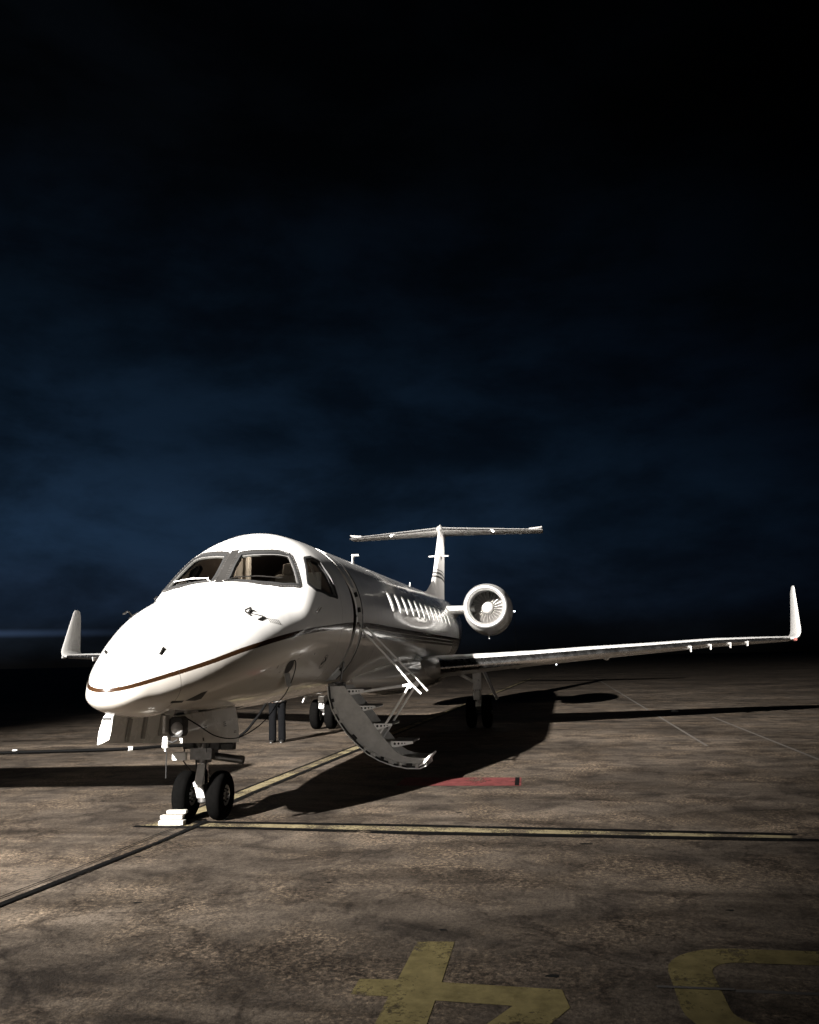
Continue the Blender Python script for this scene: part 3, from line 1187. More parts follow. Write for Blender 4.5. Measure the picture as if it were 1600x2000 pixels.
# ---- door frame on the opening
mb = MB()
mb.tube([fus(3.155, ph, -0.088) for ph in range(21, 142, 3)], 0.014, 8)
mb.build('door_seal', M['rail'], jet, smooth=40)
mb = MB()
mb.tube([fus(3.19, ph, -0.004) for ph in range(21, 142, 3)], 0.008, 6)
mb.build('door_edge', M['seal'], jet, smooth=40)
mb = MB()
db = [[fus(3.165, ph, o_) for ph in range(21, 142, 3)] for o_ in (-.006, -.03, -.06, -.085)]
mb.grid(db)
mb.grid([[q + Vector((.03, 0, 0)) for q in r_] for r_ in db])
mb.build('door_frame', M['jamb'], jet, smooth=40)
for ph in (58, 72, 84, 97, 110, 122, 132):
    mb = MB()
    c = fus(3.155, ph, -0.045)
    rot = Matrix.Rotation(R(-ph), 3, 'X')
    mb.box(c, (0.03, 0.075, 0.045), Matrix.Rotation(R(ph), 3, 'X'))
    mb.build('door_latch', M['steel'] if ph % 4 else M['darkmetal'], jet, bevel=0.006)
# dark step floor of the vestibule
mb = MB()
mb.box((2.9, -0.72, 1.842), (0.60, 0.42, 0.03))
mb.build('door_sill', M['steel'], jet, bevel=0.006)

# ---- little things on the nose
def probe(x, ph, name, pts, r, mat='probe'):
    base = fus(x, ph)
    n = (fus(x, ph, 0.1) - base).normalized()
    ax = (fus(x + 0.05, ph) - base).normalized()
    up = n.cross(ax)
    mb = MB()
    for seg in pts:
        mb.tube([base + ax * a + up * b_ + n * c for a, b_, c in seg], r, 8)
    return mb.build(name, M[mat], jet, smooth=40)


for sy in (1, -1):
    probe(-0.48, 49 * sy, 'pitot_probe', [[(0, 0, -.01), (0, 0, .07), (-.03, 0, .085), (-.15, 0, .085)], [(-.02, -.04, .004), (-.02, .04, .004)], [(0, 0, .006), (.09, .02, .006), (.12, -.02, .004)]], 0.011)
    probe(-1.76, 37 * sy, 'static_probe', [[(-.05, -.02, 0), (.05, .02, .012)]], 0.013)
    probe(0.81, 81 * sy, 'angle_vane', [[(0, 0, -.01), (0, 0, .03)], [(0, 0, .03), (.12, 0.03, .035)]], 0.011)
# louvres
for k in range(6):
    probe(-0.27 + 0.032 * k, 64 + 1.2 * k, 'vent_louvre', [[(0, -.035, .0), (0, .035, .0)]], 0.0022, 'frame')
# NACA inlet and slot, port lower nose
mb = MB()
tri = [(-1.60, 122), (-1.44, 113), (-1.36, 112.5), (-1.36, 125), (-1.44, 126)]
pane([(x, R(ph) * KA) for x, ph in tri], 0.003, 3).build('naca_inlet', M['seal'], jet)
pane([(x, R(ph) * KA) for x, ph in [(-1.78, 118), (-1.62, 121), (-1.62, 125), (-1.78, 123)]], 0.003, 2).build('drain_slot', M['seal'], jet)
# service panel that hangs open with its cable
mb = MB()
op = outline([(0.10, 110), (0.30, 110), (0.36, 121), (0.16, 121)], 0.25)
pane(op, 0.004, 3).build('service_recess', M['seal'], jet)
mb = MB()
q0 = fus(0.17, 120.5)
mb.prism([q0 + Vector((0, -.005, 0)), q0 + Vector((.20, -.005, 0)), q0 + Vector((.20, -.03, -.13)), q0 + Vector((.17, -.035, -.16)), q0 + Vector((.03, -.035, -.16)), q0 + Vector((0, -.03, -.13))], (0, -.008, 0))
mb.build('service_flap', M['doorinner'], jet, bevel=0.003)
op = outline([(1.50, 116), (1.66, 116), (1.66, 126), (1.50, 126)], 0.2)
ring(op, -0.006, 0.004, 0, 0.002).build('access_panel', M['seal'], jet)
probe(1.56, 120, 'panel_handle', [[(-.06, -.05, .003), (.05, .0, .003)], [(.05, 0, .003), (.0, .05, .003)]], 0.008)
for (x_, ph_, w_, h_) in ((-.12, 112, .012, .05), (.02, 118, .045, .008), (.42, 108, .06, .006), (.42, 111, .05, .006), (.90, 127, .05, .006), (-.55, 118, .04, .006), (.95, 112, .03, .03), (1.95, 100, .05, .006)):
    a_ = h_ / 1.1 * 57.3 / 2
    pane([(x, R(ph) * KA) for x, ph in [(x_ - w_ / 2, ph_ - a_), (x_ + w_ / 2, ph_ - a_), (x_ + w_ / 2, ph_ + a_), (x_ - w_ / 2, ph_ + a_)]], 0.0015, 1).build('stencil_mark', M['probe'], jet)
# antennas on the crown
for x, h in ((7.4, 0.28), (14.4, 0.22)):
    mb = MB()
    z0 = prof(x)[0] - 0.01
    mb.prism([(x - .06, -.012, z0), (x + .10, -.012, z0), (x + .12, -.012, z0 + h), (x + .02, -.012, z0 + h)], (0, .024, 0))
    if x < 8:
        mb.box((x + .07, -.05, z0 + h), (.10, .15, .03))
    mb.build('blade_antenna', M['white'], jet, bevel=0.006)
mb = MB()
mb.lathe((9.0, 0, prof(9.0)[1] - 0.0), (0, 0, -1), [(0, .10), (.05, .09), (.09, .05), (.10, .001)], 24)
mb.build('beacon_light', M['navred'], jet, smooth=40)
# slot on the fuselage side aft
pane([(x, R(ph) * KA) for x, ph in [(8.93, 117), (9.05, 117), (9.05, 123), (8.93, 123)]], 0.003, 2).build('drain_slot', M['seal'], jet)

# ---- belly fairing
mb = MB()
rows = []
NF = 40
for i in range(33):
    t = i / 32
    x = 4.1 + 11.2 * t
    e = (math.sin(math.pi * min(1, max(0, t)))) ** 0.55 if 0 < t < 1 else 0.0
    fw = 0.55 + 0.83 * e
    zb_ = 1.42 - 0.44 * e
    zt_ = 1.45 + 0.42 * e
    r_ = []
    for k in range(NF):
        a = 2 * math.pi * k / NF
        c, s = math.cos(a), math.sin(a)
        ex = 0.75
        y = fw * math.copysign(abs(s) ** ex, s)
        z = (zt_ + zb_) / 2 + (zt_ - zb_) / 2 * math.copysign(abs(c) ** ex, c)
        r_.append((x, y, z))
    rows.append(r_)
mb.grid(rows, wrap=True)
mb.f.append(tuple(range(NF)))
mb.f.append(tuple(32 * NF + k for k in range(NF)))
mb.build('belly_fairing', M['fuselage'], jet, smooth=60)


# ---- flying surfaces
def naca(t, n=22, x0=0.0, x1=1.0, x0l=None, x1l=None):
    """upper and lower (x, z) from x0 to x1 of chord, unit chord"""
    up, lo = [], []
    for i in range(n + 1):
        u = i / n
        for a0, a1, sg, dst in ((x0, x1, 1, up), (x0 if x0l is None else x0l, x1 if x1l is None else x1l, -1, lo)):
            x = a0 + (a1 - a0) * (u if a0 > 0 else u * u)
            y = 5 * t * (0.2969 * math.sqrt(x) - 0.126 * x - 0.3516 * x * x + 0.2843 * x ** 3 - 0.1036 * x ** 4)
            cam_ = 0.008 * (1 - (2 * x - 0.8) ** 2 / 1.5) * min(1, x * 6)
            dst.append((x, sg * y + cam_))
    return up, lo


def loft(secs, x0, x1, n, x0l=None, x1l=None):
    """secs: (LE point, chord, thickness, cant deg, side)"""
    mb = MB()
    rows = []
    for le, ch, t, cant, side in secs:
        up, lo = naca(t, n, x0, x1, x0l, x1l)
        d = Vector((0, -side * math.sin(R(cant)), math.cos(R(cant))))
        lp = list(reversed(up)) + (lo[1:] if x0 == 0 else lo)
        rows.append([Vector(le) + Vector((ch * x, 0, 0)) + d * (ch * z) for x, z in lp])
    mb.grid(rows)
    if x0 > 0 or x1 < 1:
        pass
    n_ = len(rows[0])
    mb.f.append(tuple(range(n_)))
    mb.f.append(tuple((len(rows) - 1) * n_ + k for k in range(n_))[::-1])
    # close the trailing side
    for i in range(len(rows) - 1):
        mb.f.append((i * n_, (i + 1) * n_, (i + 1) * n_ + n_ - 1, i * n_ + n_ - 1))
    if x0 > 0:
        h = len(rows[0]) // 2
        for i in range(len(rows) - 1):
            mb.f.append((i * n_ + h - 1, i * n_ + h, (i + 1) * n_ + h, (i + 1) * n_ + h - 1))
    return mb


def wing_secs(side):
    S = []
    for y, z, ch, t in ((0.9, 1.52, 4.3, .125), (1.4, 1.55, 4.0, .128), (2.5, 1.625, 3.35, .128), (3.6, 1.70, 2.85, .128), (4.8, 1.785, 2.55, .128), (6.4, 1.885, 2.15, .125),
                        (7.9, 1.985, 1.80, .125), (9.2, 2.03, 1.42, .12), (9.85, 2.05, 1.22, .11)):
        S.append(((9.25 + .44 * (y - 1.2), side * y, z), ch, t, 0, side))
    return S


for side in (-1, 1):
    secs = wing_secs(side)
    wing = loft(secs, 0.055, 1.0, 20, 0.033).build('wing', M['wingpaint'], jet, smooth=35)
    loft(secs, 0.0, 0.055, 12, None, 0.033).build('leading_edge', M['metal'], wing, smooth=60)
    # winglet, blended up from the tip
    ws = [((13.056, side * 9.85, 2.05), 1.22, .10, 0, side)]
    for (dy, dz, dx, ch, cant) in ((.14, .015, .08, 1.16, 12), (.24, .06, .15, 1.10, 32), (.31, .14, .23, 1.03, 55), (.345, .25, .32, .97, 74),
                                   (.41, .75, .66, .72, 81), (.47, 1.22, .98, .48, 81), (.495, 1.36, 1.09, .36, 81), (.505, 1.41, 1.19, .20, 81)):
        ws.append(((13.056 + dx, side * (9.85 + dy), 2.05 + dz), ch, .09, cant, side))
    wl_ = loft(ws, 0.0, 1.0, 20).build('winglet', M['white'], wing, smooth=40)
    mb = MB()
    mb.lathe((13.10, side * 9.98, 2.035), (1, 0.0, 0), [(-.06, .001), (-.045, .03), (0, .045), (.10, .045), (.16, .02)], 16)
    mb.build('navigation_light', M['navred'] if side < 0 else M['lens'], wing, smooth=40)
    # vortilons under the outer leading edge
    for (y, h) in ((7.28, .13), (7.78, .12), (8.28, .12), (8.72, .11)):
        z = 1.885 + (y - 6.4) * (0.1 / 1.5)
        x = 9.25 + .44 * (y - 1.2)
        mb = MB()
        mb.prism([(x - .06, side * y - .008, z - .02), (x + .30, side * y - .008, z - .05), (x + .12, side * y - .008, z - h - .03), (x - .02, side * y - .008, z - h - .03)], (0, .016, 0))
        mb.build('vortilon', M['white'], wing, bevel=0.003)
    # flap track fairings
    for y in (3.1, 5.3):
        x = 9.25 + .44 * (y - 1.2)
        ch = 3.1 if y < 4 else 2.4
        z = 1.64 if y < 4 else 1.80
        mb = MB()
        mb.lathe((x + ch * .55, side * y, z - .10), (1, 0, 0), [(-.5, .001), (-.35, .05), (0, .08), (.6, .07), (1.0, .035), (1.15, .001)], 14)
        mb.build('flap_track_fairing', M['wingpaint'], wing, smooth=50)
    # root glove with the landing light
    mb = MB()
    mb.lathe((8.55, side * 1.28, 1.55), (1, 0, 0.0), [(-.25, .001), (-.18, .10), (0, .17), (.4, .22), (1.4, .26), (2.2, .20)], 24)
    mb.build('root_fairing', M['wingpaint'], wing, smooth=50)

# fin: chordwise sections in z
mb = MB()
rows = []
FS = [(19.05, 22.02, 3.50), (19.08, 22.05, 4.0), (19.20, 22.12, 4.42), (19.75, 22.25, 4.90), (20.28, 22.45, 5.50), (20.85, 22.70, 6.15), (21.15, 22.88, 6.50), (21.2, 22.9, 6.62), (21.35, 22.85, 6.68)]
for le, te, z in FS:
    up, lo = naca(.095, 18)
    lp = list(reversed([(x, abs(y_)) for x, y_ in [(x, yy - 0.008 * (1 - (2 * x - 0.8) ** 2 / 1.5) * min(1, x * 6)) for x, yy in up]]))
    ch = te - le
    k = 0.25 if z > 6.66 else 1.0
    row = [(le + ch * x, -y_ * ch * k, z) for x, y_ in lp] + [(le + ch * x, y_ * ch * k, z) for x, y_ in list(reversed(lp))[1:]]
    rows.append(row)
mb.grid(rows)
n_ = len(rows[0])
mb.f.append(tuple(range(n_)))
mb.f.append(tuple((len(rows) - 1) * n_ + k for k in range(n_))[::-1])
fin = mb.build('vertical_stabilizer', M['fin'], jet, smooth=40)
mb = MB()
mb.grid([[(16.2, 0, 3.74), (17.6, 0, 3.93), (19.35, 0, 4.50)],
         [(16.3, -.06, 3.68), (17.7, -.10, 3.70), (19.6, -.12, 3.75)], ])
mb.grid([[(16.2, 0, 3.74), (17.6, 0, 3.93), (19.35, 0, 4.50)],
         [(16.3, .06, 3.68), (17.7, .10, 3.70), (19.6, .12, 3.75)], ])
mb.build('dorsal_fin', M['fin'], fin, smooth=50)
mb = MB()
mb.lathe((20.95, 0, 6.48), (1, 0, 0.02), [(-.06, .001), (.0, .06), (.15, .11), (.5, .15), (1.2, .16), (1.8, .11), (2.2, .02)], 20)
mb.build('tail_bullet', M['white'], fin, smooth=50)
for sy in (-1, 1):
    mb = MB()
    mb.prism([(20.6, sy * .10, 5.40), (20.85, sy * .10, 5.40), (20.85, sy * .36, 5.40), (20.72, sy * .36, 5.40)], (0, 0, .045))
    mb.build('blade_antenna', M['white'], fin, bevel=0.004)
# tailplane
for side in (-1, 1):
    ts = []
    for y, ch in ((0.0, 1.95), (0.15, 1.92), (1.3, 1.60), (2.5, 1.30), (3.3, 1.10), (3.70, 1.0), (3.775, .80)):
        ts.append(((21.05 + .40 * y, side * y, 6.47 + .004 * y), ch, .12 if y < 3.74 else .07, 0, side))
    tp = loft(ts, 0.012, 1.0, 16, 0.012).build('horizontal_stabilizer', M['white'], jet, smooth=35)
    loft(ts, 0.0, 0.012, 10, None, 0.012).build('leading_edge', M['metal'], tp, smooth=60)
    hs = [((22.35 + .40 * (y - 3.2), side * y, 6.52 + .16 * (y - 3.2)), ch, .11, 8, -side) for y, ch in ((3.25, .75), (3.55, .72), (3.74, .66))]
    loft(hs, 0.0, 1.0, 12).build('elevator_horn', M['white'], tp, smooth=40)
    # small logo lamp that lights the fin
    mb = MB()
    mb.lathe((21.75, side * 1.95, 6.43), (0, -side * .55, -.83), [(0, .05), (.05, .05), (.06, .035), (.061, .001)], 14)
    mb.build('logo_lamp', M['lens_lit'], tp, smooth=40)
    ld = bpy.data.lights.new('logo_light', 'SPOT')
    ld.energy = 500
    ld.spot_size = R(80)
    ld.spot_blend = 0.9
    ld.shadow_soft_size = 0.04
    ld.color = (1, 0.95, 0.88)
    lo_ = bpy.data.objects.new('logo_light', ld)
    lo_.location = (21.72, side * 1.90, 6.34)
    lo_.rotation_euler = (Vector((20.9, 0, 5.0)) - lo_.location).to_track_quat('-Z', 'Y').to_euler()
    link(lo_, tp)

# ---- engines
for side in (-1, 1):
    oc = Vector((14.75, side * 2.12, 3.21))
    na = MB()
    prof_n = [(.16, .645), (.35, .672), (.7, .70), (1.2, .715), (1.9, .70), (2.6, .645), (3.2, .56), (3.7, .47), (3.72, .43), (3.4, .42)]
    na.lathe(oc, (1, 0, 0), prof_n, 64)
    # accessory bulge under the cowl
    vv = []
    for (x, y, z) in na.v:
        dz = z - oc.z
        s = x - oc.x
        if dz < 0 and s > .16:
            k = 1 + 0.14 * math.sin(math.pi * min(1, max(0, (s - .16) / 3.0))) ** 0.6
            z = oc.z + dz * k
        vv.append((x, y, z))
    na.v = vv
    nac = na.build('engine_nacelle', M['white'], jet, smooth=40)
    lp = MB()
    pf = []
    for i in range(15):
        a = math.pi * i / 14
        pf.append((.16 - .16 * math.sin(a), .5625 + .0825 * math.cos(a)))
    pf.append((.26, .478))
    lp.lathe(oc, (1, 0, 0), pf, 64)
    lp.build('intake_lip', M['lip'], nac, smooth=60)
    du = MB()
    du.lathe(oc, (1, 0, 0), [(.26, .478), (.45, .485), (.80, .492), (1.14, .492)], 48)
    du.build('intake_duct', M['duct'], nac, smooth=60)
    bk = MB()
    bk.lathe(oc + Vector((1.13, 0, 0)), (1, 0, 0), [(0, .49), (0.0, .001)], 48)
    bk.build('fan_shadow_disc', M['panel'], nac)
    sp = MB()
    sp.lathe(oc, (1, 0, 0), [(.66, .001), (.665, .02), (.70, .075), (.78, .135), (.90, .172), (1.02, .182)], 40)
    sp.build('spinner', M['spinner'], nac, smooth=60)
    # twenty four twisted blades sharing one mesh
    bl = MB()
    rows = []
    for i in range(7):
        r_ = .17 + .318 * i / 6
        tw = R(28 + 32 * i / 6)
        c = .105 + .02 * i / 6
        row = []
        for u in (-.5, -.25, 0, .25, .5):
            row.append((c * u * math.cos(tw) + .012 * math.sin(math.pi * (u + .5)), c * u * math.sin(tw), r_))
        rows.append(row)
    bl.grid(rows)
    b0 = bl.build('fan_blade', M['fan'], nac, smooth=50)
    b0.location = oc + Vector((.98, 0, 0))
    so = b0.modifiers.new('thickness', 'SOLIDIFY')
    so.thickness = 0.006
    for k in range(1, 24):
        c_ = inst(b0, nac)
        c_.rotation_euler = (2 * math.pi * k / 24, 0, 0)
    ex = MB()
    ex.lathe(oc, (1, 0, 0), [(3.4, .40), (3.95, .33), (3.97, .30), (3.5, .32)], 40)
    ex.build('exhaust_nozzle', M['darkmetal'], nac, smooth=40)
    dr = MB()
    dr.tube([oc + Vector((1.0, 0, -.80)), oc + Vector((1.05, 0, -.90))], .014, 8)
    dr.build('drain_mast', M['white'], nac, smooth=40)
    py = MB()
    rows = []
    for y, x0_, ch in ((0.8, 15.0, 3.4), (1.15, 15.15, 3.1), (1.45, 15.25, 2.8), (1.75, 15.3, 2.6)):
        up, lo = naca(.10, 14)
        lp_ = list(reversed(up)) + lo[1:]
        rows.append([(x0_ + ch * x, side * y, 3.16 + .04 * (y - .8) + ch * z * .8) for x, z in lp_])
    py.grid(rows)
    py.build('engine_pylon', M['white'], jet, smooth=40)

# ---- nose gear
ng = MB()
ng.lathe((0, 0, 1.70), (0, 0, -1), [(0, .085), (.70, .085), (.72, .10), (.90, .10), (.98, .085), (1.06, .085), (1.07, .06)], 20)
ng.box((0, 0, .74), (.20, .26, .13))
ng.tube([(-.05, .02, .80), (-.75, .02, 1.55)], .035, 10)
strut = ng.build('nose_gear_strut', M['steel'], jet, smooth=40)
mb = MB()
mb.lathe((0, 0, .66), (0, 0, -1), [(0, .05), (.36, .05)], 16)
mb.build('oleo_piston', M['chrome'], strut, smooth=40)
mb = MB()
mb.box((-.11, 0, .50), (.03, .10, .26), Matrix.Rotation(R(24), 3, 'Y'))
mb.box((-.11, 0, .34), (.03, .10, .20), Matrix.Rotation(R(-30), 3, 'Y'))
mb.tube([(-.15, -.06, .42), (-.15, .06, .42)], .018, 8)
mb.build('torque_link', M['gearwhite'], strut, bevel=0.006)
mb = MB()
mb.tube([(0, -.28, .265), (0, .28, .265)], .035, 12)
mb.lathe((0, 0, .40), (0, 0, -1), [(0, .05), (.05, .065), (.20, .065), (.22, .03)], 14)
mb.build('axle', M['steel'], strut, smooth=40)
mb = MB()
mb.tube([(.05, -.10, .70), (.05, -.42, .66)], [.045, .045], 14)
mb.tube([(.05, -.42, .66), (.05, -.46, .655)], [.052, .048], 14)
mb.build('steering_actuator', M['steel'], strut, smooth=40)
mb = MB()
mb.box((0, -.16, .84), (.16, .12, .12))
mb.box((.02, .18, .84), (.14, .14, .10))
mb.box((-.02, -.30, .82), (.10, .16, .08))
mb.build('steering_manifold', M['darkmetal'], strut, bevel=0.012)
mb = MB()
mb.tube([(-.05, .05, 1.0), (-.10, .08, .85), (-.07, .07, .70), (-.09, .05, .52), (-.06, .04, .36)], .010, 6)
mb.tube([(-.05, -.05, 1.0), (-.12, -.08, .86), (-.08, -.06, .66), (-.10, -.05, .50)], .008, 6)
mb.tube([(-.06, .22, .80), (-.12, .20, .66), (-.09, .12, .55)], .008, 6)
mb.build('hydraulic_lines', M['black'], strut, smooth=40)
mb = MB()
mb.box((-.14, .24, .72), (.05, .17, .09))
mb.build('data_plate', M['coupling'], strut, bevel=0.01)


def tyre_profile(R_, w, rim):
    pts = []
    hw = w / 2
    for i in range(17):
        a = math.pi * i / 16
        c, s = math.cos(a), math.sin(a)
        pts.append((-hw * math.copysign(abs(c) ** 0.65, c), rim + (R_ - rim) * abs(s) ** 0.6))
    return [(-hw * .75, rim - .02)] + pts + [(hw * .75, rim - .02)]


def wheel(cx, cy, cz, R_, w, rim, parent, out):
    mb = MB()
    mb.lathe((cx, cy, cz), (0, 1, 0), tyre_profile(R_, w, rim), 56)
    for gx in (-.045, -.015, .015, .045):
        pass
    t = mb.build('tyre', M['tyre'], parent, smooth=40)
    mb = MB()
    for s in (-1, 1):
        h = w * .42
        mb.lathe((cx, cy, cz), (0, s, 0), [(h * .98, rim + .004), (h, rim - .008), (h * .86, rim - .022), (h * .45, rim - .035), (h * .40, rim * .55), (h * .75, rim * .48), (h * .78, rim * .30), (h * .95, rim * .28), (h * .95, .001)], 36)
    mb.build('rim', M['rim'], parent, smooth=35)
    mb = MB()
    for k in range(8):
        a = 2 * math.pi * k / 8
        c = (cx + math.cos(a) * rim * .52, cy, cz + math.sin(a) * rim * .52)
        for s in (-1, 1):
            mb.lathe((c[0], cy + s * w * .30, c[2]), (0, s, 0), [(0, .012), (.02, .012), (.021, .001)], 6)
    o = mb.build('rim_bolts', M['darkmetal'], parent, fix=False)
    o['kind'] = 'stuff'


wheel(0, -.205, .272, .272, .185, .135, strut, -1)
wheel(0, .205, .272, .272, .185, .135, strut, 1)

# taxi light at the front of the wheel bay
TLX, TLY, TLZ = -1.58, -.375, 1.155
mb = MB()
mb.prism([(TLX, TLY + dy_ * .075, TLZ + dz_ * .10) for dy_, dz_ in ((-1, -.6), (-.7, -1), (.7, -1), (1, -.6), (1, .75), (.6, 1), (-.6, 1), (-1, .7))], (.13, 0, 0))
mb.build('taxi_light_housing', M['darkmetal'], strut, bevel=0.012)
mb = MB()
mb.lathe((TLX - .002, TLY - .012, TLZ - .012), (-1, 0, .05), [(0, .062), (.012, .054), (.022, .03), (.025, .001)], 24)
mb.build('lamp_lens', M['lens'], strut, smooth=50)
mb = MB()
mb.box((TLX - .01, TLY + .098, TLZ + .03), (.10, .03, .17))
mb.build('lamp_bracket', M['gearwhite'], strut, bevel=0.006)
mb = MB()
mb.tube([(TLX, TLY - .02, TLZ - .12), (TLX - .02, TLY + .02, TLZ - .145), (TLX, TLY + .09, TLZ - .13)], .008, 6)
mb.build('lamp_cable', M['black'], strut, smooth=40)
mb = MB()
mb.lathe((TLX, TLY + .105, TLZ - .085), (0, 0, -1), [(0, .022), (.02, .03), (.11, .034), (.115, .012), (.145, .010), (.146, .001)], 16)
mb.build('steering_lock_pin', M['coupling'], strut, smooth=40)
mb = MB()
mb.tube([(-1.5, -.245, 1.02), (-1.5, -.245, .66)], .005, 6)
mb.build('grounding_wire', M['black'], strut, smooth=40)

# nose gear doors
for side in (-1, 1):
    xa, xb = -1.55, -0.03
    rows_o, rows_i = [], []
    XS = (xa, xa + .35, xa + .9, xb)
    for i in range(9):
        t = i / 8
        y = side * (.385 + .05 * t + .015 * math.sin(math.pi * t))
        ro, ri = [], []
        for x in XS:
            zb_ = 1.0 - .14 * (x - xa) / (xb - xa)
            z = 1.26 + (zb_ - 1.26) * t
            ro.append((x, y, z))
            ri.append((x + (.0 if x > xa else .0), y - side * .03, z + .004))
        rows_o.append(ro)
        rows_i.append(ri)
    mb = MB()
    mb.grid(rows_o)
    mb.grid(rows_i)
    for i in range(8):
        for e in (0, 3):
            mb.add([rows_o[i][e], rows_i[i][e], rows_i[i + 1][e], rows_o[i + 1][e]], [(0, 1, 2, 3)])
    for i in range(3):
        for e in (0, 8):
            mb.add([rows_o[e][i], rows_i[e][i], rows_i[e][i + 1], rows_o[e][i + 1]], [(0, 1, 2, 3)])
    d = mb.build('nose_gear_door', M['white'], jet, smooth=40)
    for k, xx in enumerate((xa + .45, xa + .80, xa + 1.20)):
        rb = MB()
        rb.box((xx, side * .375, 1.09), (.05, .03, .24), Matrix.Rotation(R(side * 9), 3, 'X'))
        rb.build('door_rib', M['doorinner'], d, bevel=0.005)
    if side > 0:
        # forward edge box of the starboard door, seen end on
        rb = MB()
        rb.prism([(xa - .02, .30, 1.275), (xa - .02, .37, 1.30), (xa - .02, .405, 1.27), (xa - .02, .455, 1.12), (xa - .02, .465, .985), (xa - .02, .44, .99), (xa - .02, .335, 1.035), (xa - .02, .315, 1.12)], (.06, 0, 0))
        rb.build('door_front_cap', M['gearwhite'], d, bevel=0.006)
        rb = MB()
        rb.box((xa - .026, .365, 1.245), (.012, .09, .022))
        rb.build('door_hinge', M['seal'], d)
        rb = MB()
        rb.box((xa - .0245, .372, 1.12), (.008, .012, .16))
        rb.box((xa - .0245, .425, 1.12), (.008, .010, .22), Matrix.Rotation(R(6), 3, 'X'))
        rb.build('door_groove', M['doorinner'], d)
    for (px, pz, w_, h_) in ((-.98, 1.12, .06, .008), (-.98, 1.10, .07, .008), (-.45, 1.12, .06, .007), (-.45, 1.10, .08, .007), (-.45, 1.08, .08, .007), (-1.05, .99, .035, .035), (-.16, 1.0, .07, .006), (-.16, .985, .07, .006)):
        st = MB()
        t = (1.26 - pz) / .33
        y = side * (.385 + .05 * t + .015 * math.sin(math.pi * t) + .003)
        st.box((px, y, pz), (w_, .002, h_), Matrix.Rotation(R(side * 9), 3, 'X'))
        st.build('stencil_mark', M['interior'] if h_ > .03 else M['probe'], d)

# ---- main gear
for side in (-1, 1):
    x, y = 12.55, side * 2.05
    mg = MB()
    mg.tube([(x - .25, y, 1.66), (x - .22, y, .95), (x - .20, y, .62)], [.085, .085, .07], 14)
    mg.box((x + .02, y, .50), (.60, .13, .13), Matrix.Rotation(R(22), 3, 'Y'))
    mg.tube([(x - .22, y, 1.10), (x - .15, y - side * .80, 1.55)], .045, 10)
    mg.tube([(x + .25, y, .45), (x + .05, y, 1.40)], .05, 10)
    ms = mg.build('main_gear_strut', M['gearwhite'], jet, smooth=40)
    mb = MB()
    mb.tube([(x, y - .34, .385), (x, y + .34, .385)], .05, 12)
    mb.build('axle', M['steel'], ms, smooth=40)
    wheel(x, y - .20, .385, .385, .25, .19, ms, -1)
    wheel(x, y + .20, .385, .385, .25, .19, ms, 1)
    # leg door outboard, brace inboard
    mb = MB()
    yo = y + side * .16
    mb.prism([(x - .55, yo - side * .10, 1.62), (x + .35, yo - side * .10, 1.62), (x + .28, yo + side * .30, .70), (x - .40, yo + side * .30, .70)], (0, side * .025, .01))
    mb.build('main_gear_door', M['white'], ms, bevel=0.006)
    mb = MB()
    mb.box((x - .34, y, 1.20), (.03, .22, .46))
    mb.box((x - .36, y - side * .02, .82), (.03, .16, .22))
    mb.build('leg_fairing', M['gearwhite'], ms, bevel=0.01)
    mb = MB()
    mb.tube([(x - .30, y + .05, 1.5), (x - .34, y + .07, 1.1), (x - .30, y + .03, .75), (x - .1, y + .08, .5)], .010, 6)
    mb.tube([(x - .30, y - .05, 1.5), (x - .35, y - .05, 1.2), (x - .30, y - .06, .70)], .010, 6)
    mb.build('brake_lines', M['black'], ms, smooth=40)

# ---- airstair door
st_out = [(-.80, 1.40), (-.815, 1.24), (-.86, 1.07), (-.95, .91), (-1.07, .75), (-1.21, .60), (-1.37, .46), (-1.55, .365), (-1.74, .30), (-1.93, .265), (-2.11, .262), (-2.20, .30)]
st_in = [(-1.02, 1.40), (-1.10, 1.29), (-1.20, 1.17), (-1.31, 1.03), (-1.42, .885), (-1.53, .74), (-1.64, .61), (-1.75, .49), (-1.84, .43), (-1.95, .395), (-2.10, .385), (-2.20, .375)]
XA, XB = 2.60, 3.19
mb = MB()
# outer skin
sk_in = []
for i, (y, z) in enumerate(st_out):
    a = Vector(st_out[max(0, i - 1)])
    c = Vector(st_out[min(len(st_out) - 1, i + 1)])
    t = (c - a).normalized()
    n = Vector((-t.y, t.x))
    sk_in.append((y + n.x * .03, z + n.y * .03))
for pts, x0_, x1_ in ((st_out, XA - .02, XB + .02),):
    mb.grid([[(x0_, y, z) for y, z in pts], [(x1_, y, z) for y, z in pts]])
    mb.grid([[(x0_, y, z) for y, z in sk_in], [(x1_, y, z) for y, z in sk_in]])
    for x_ in (x0_, x1_):
        mb.grid([[(x_, y, z) for y, z in pts], [(x_, y, z) for y, z in sk_in]])
stair = mb.build('airstair_door', M['white'], jet, smooth=40)
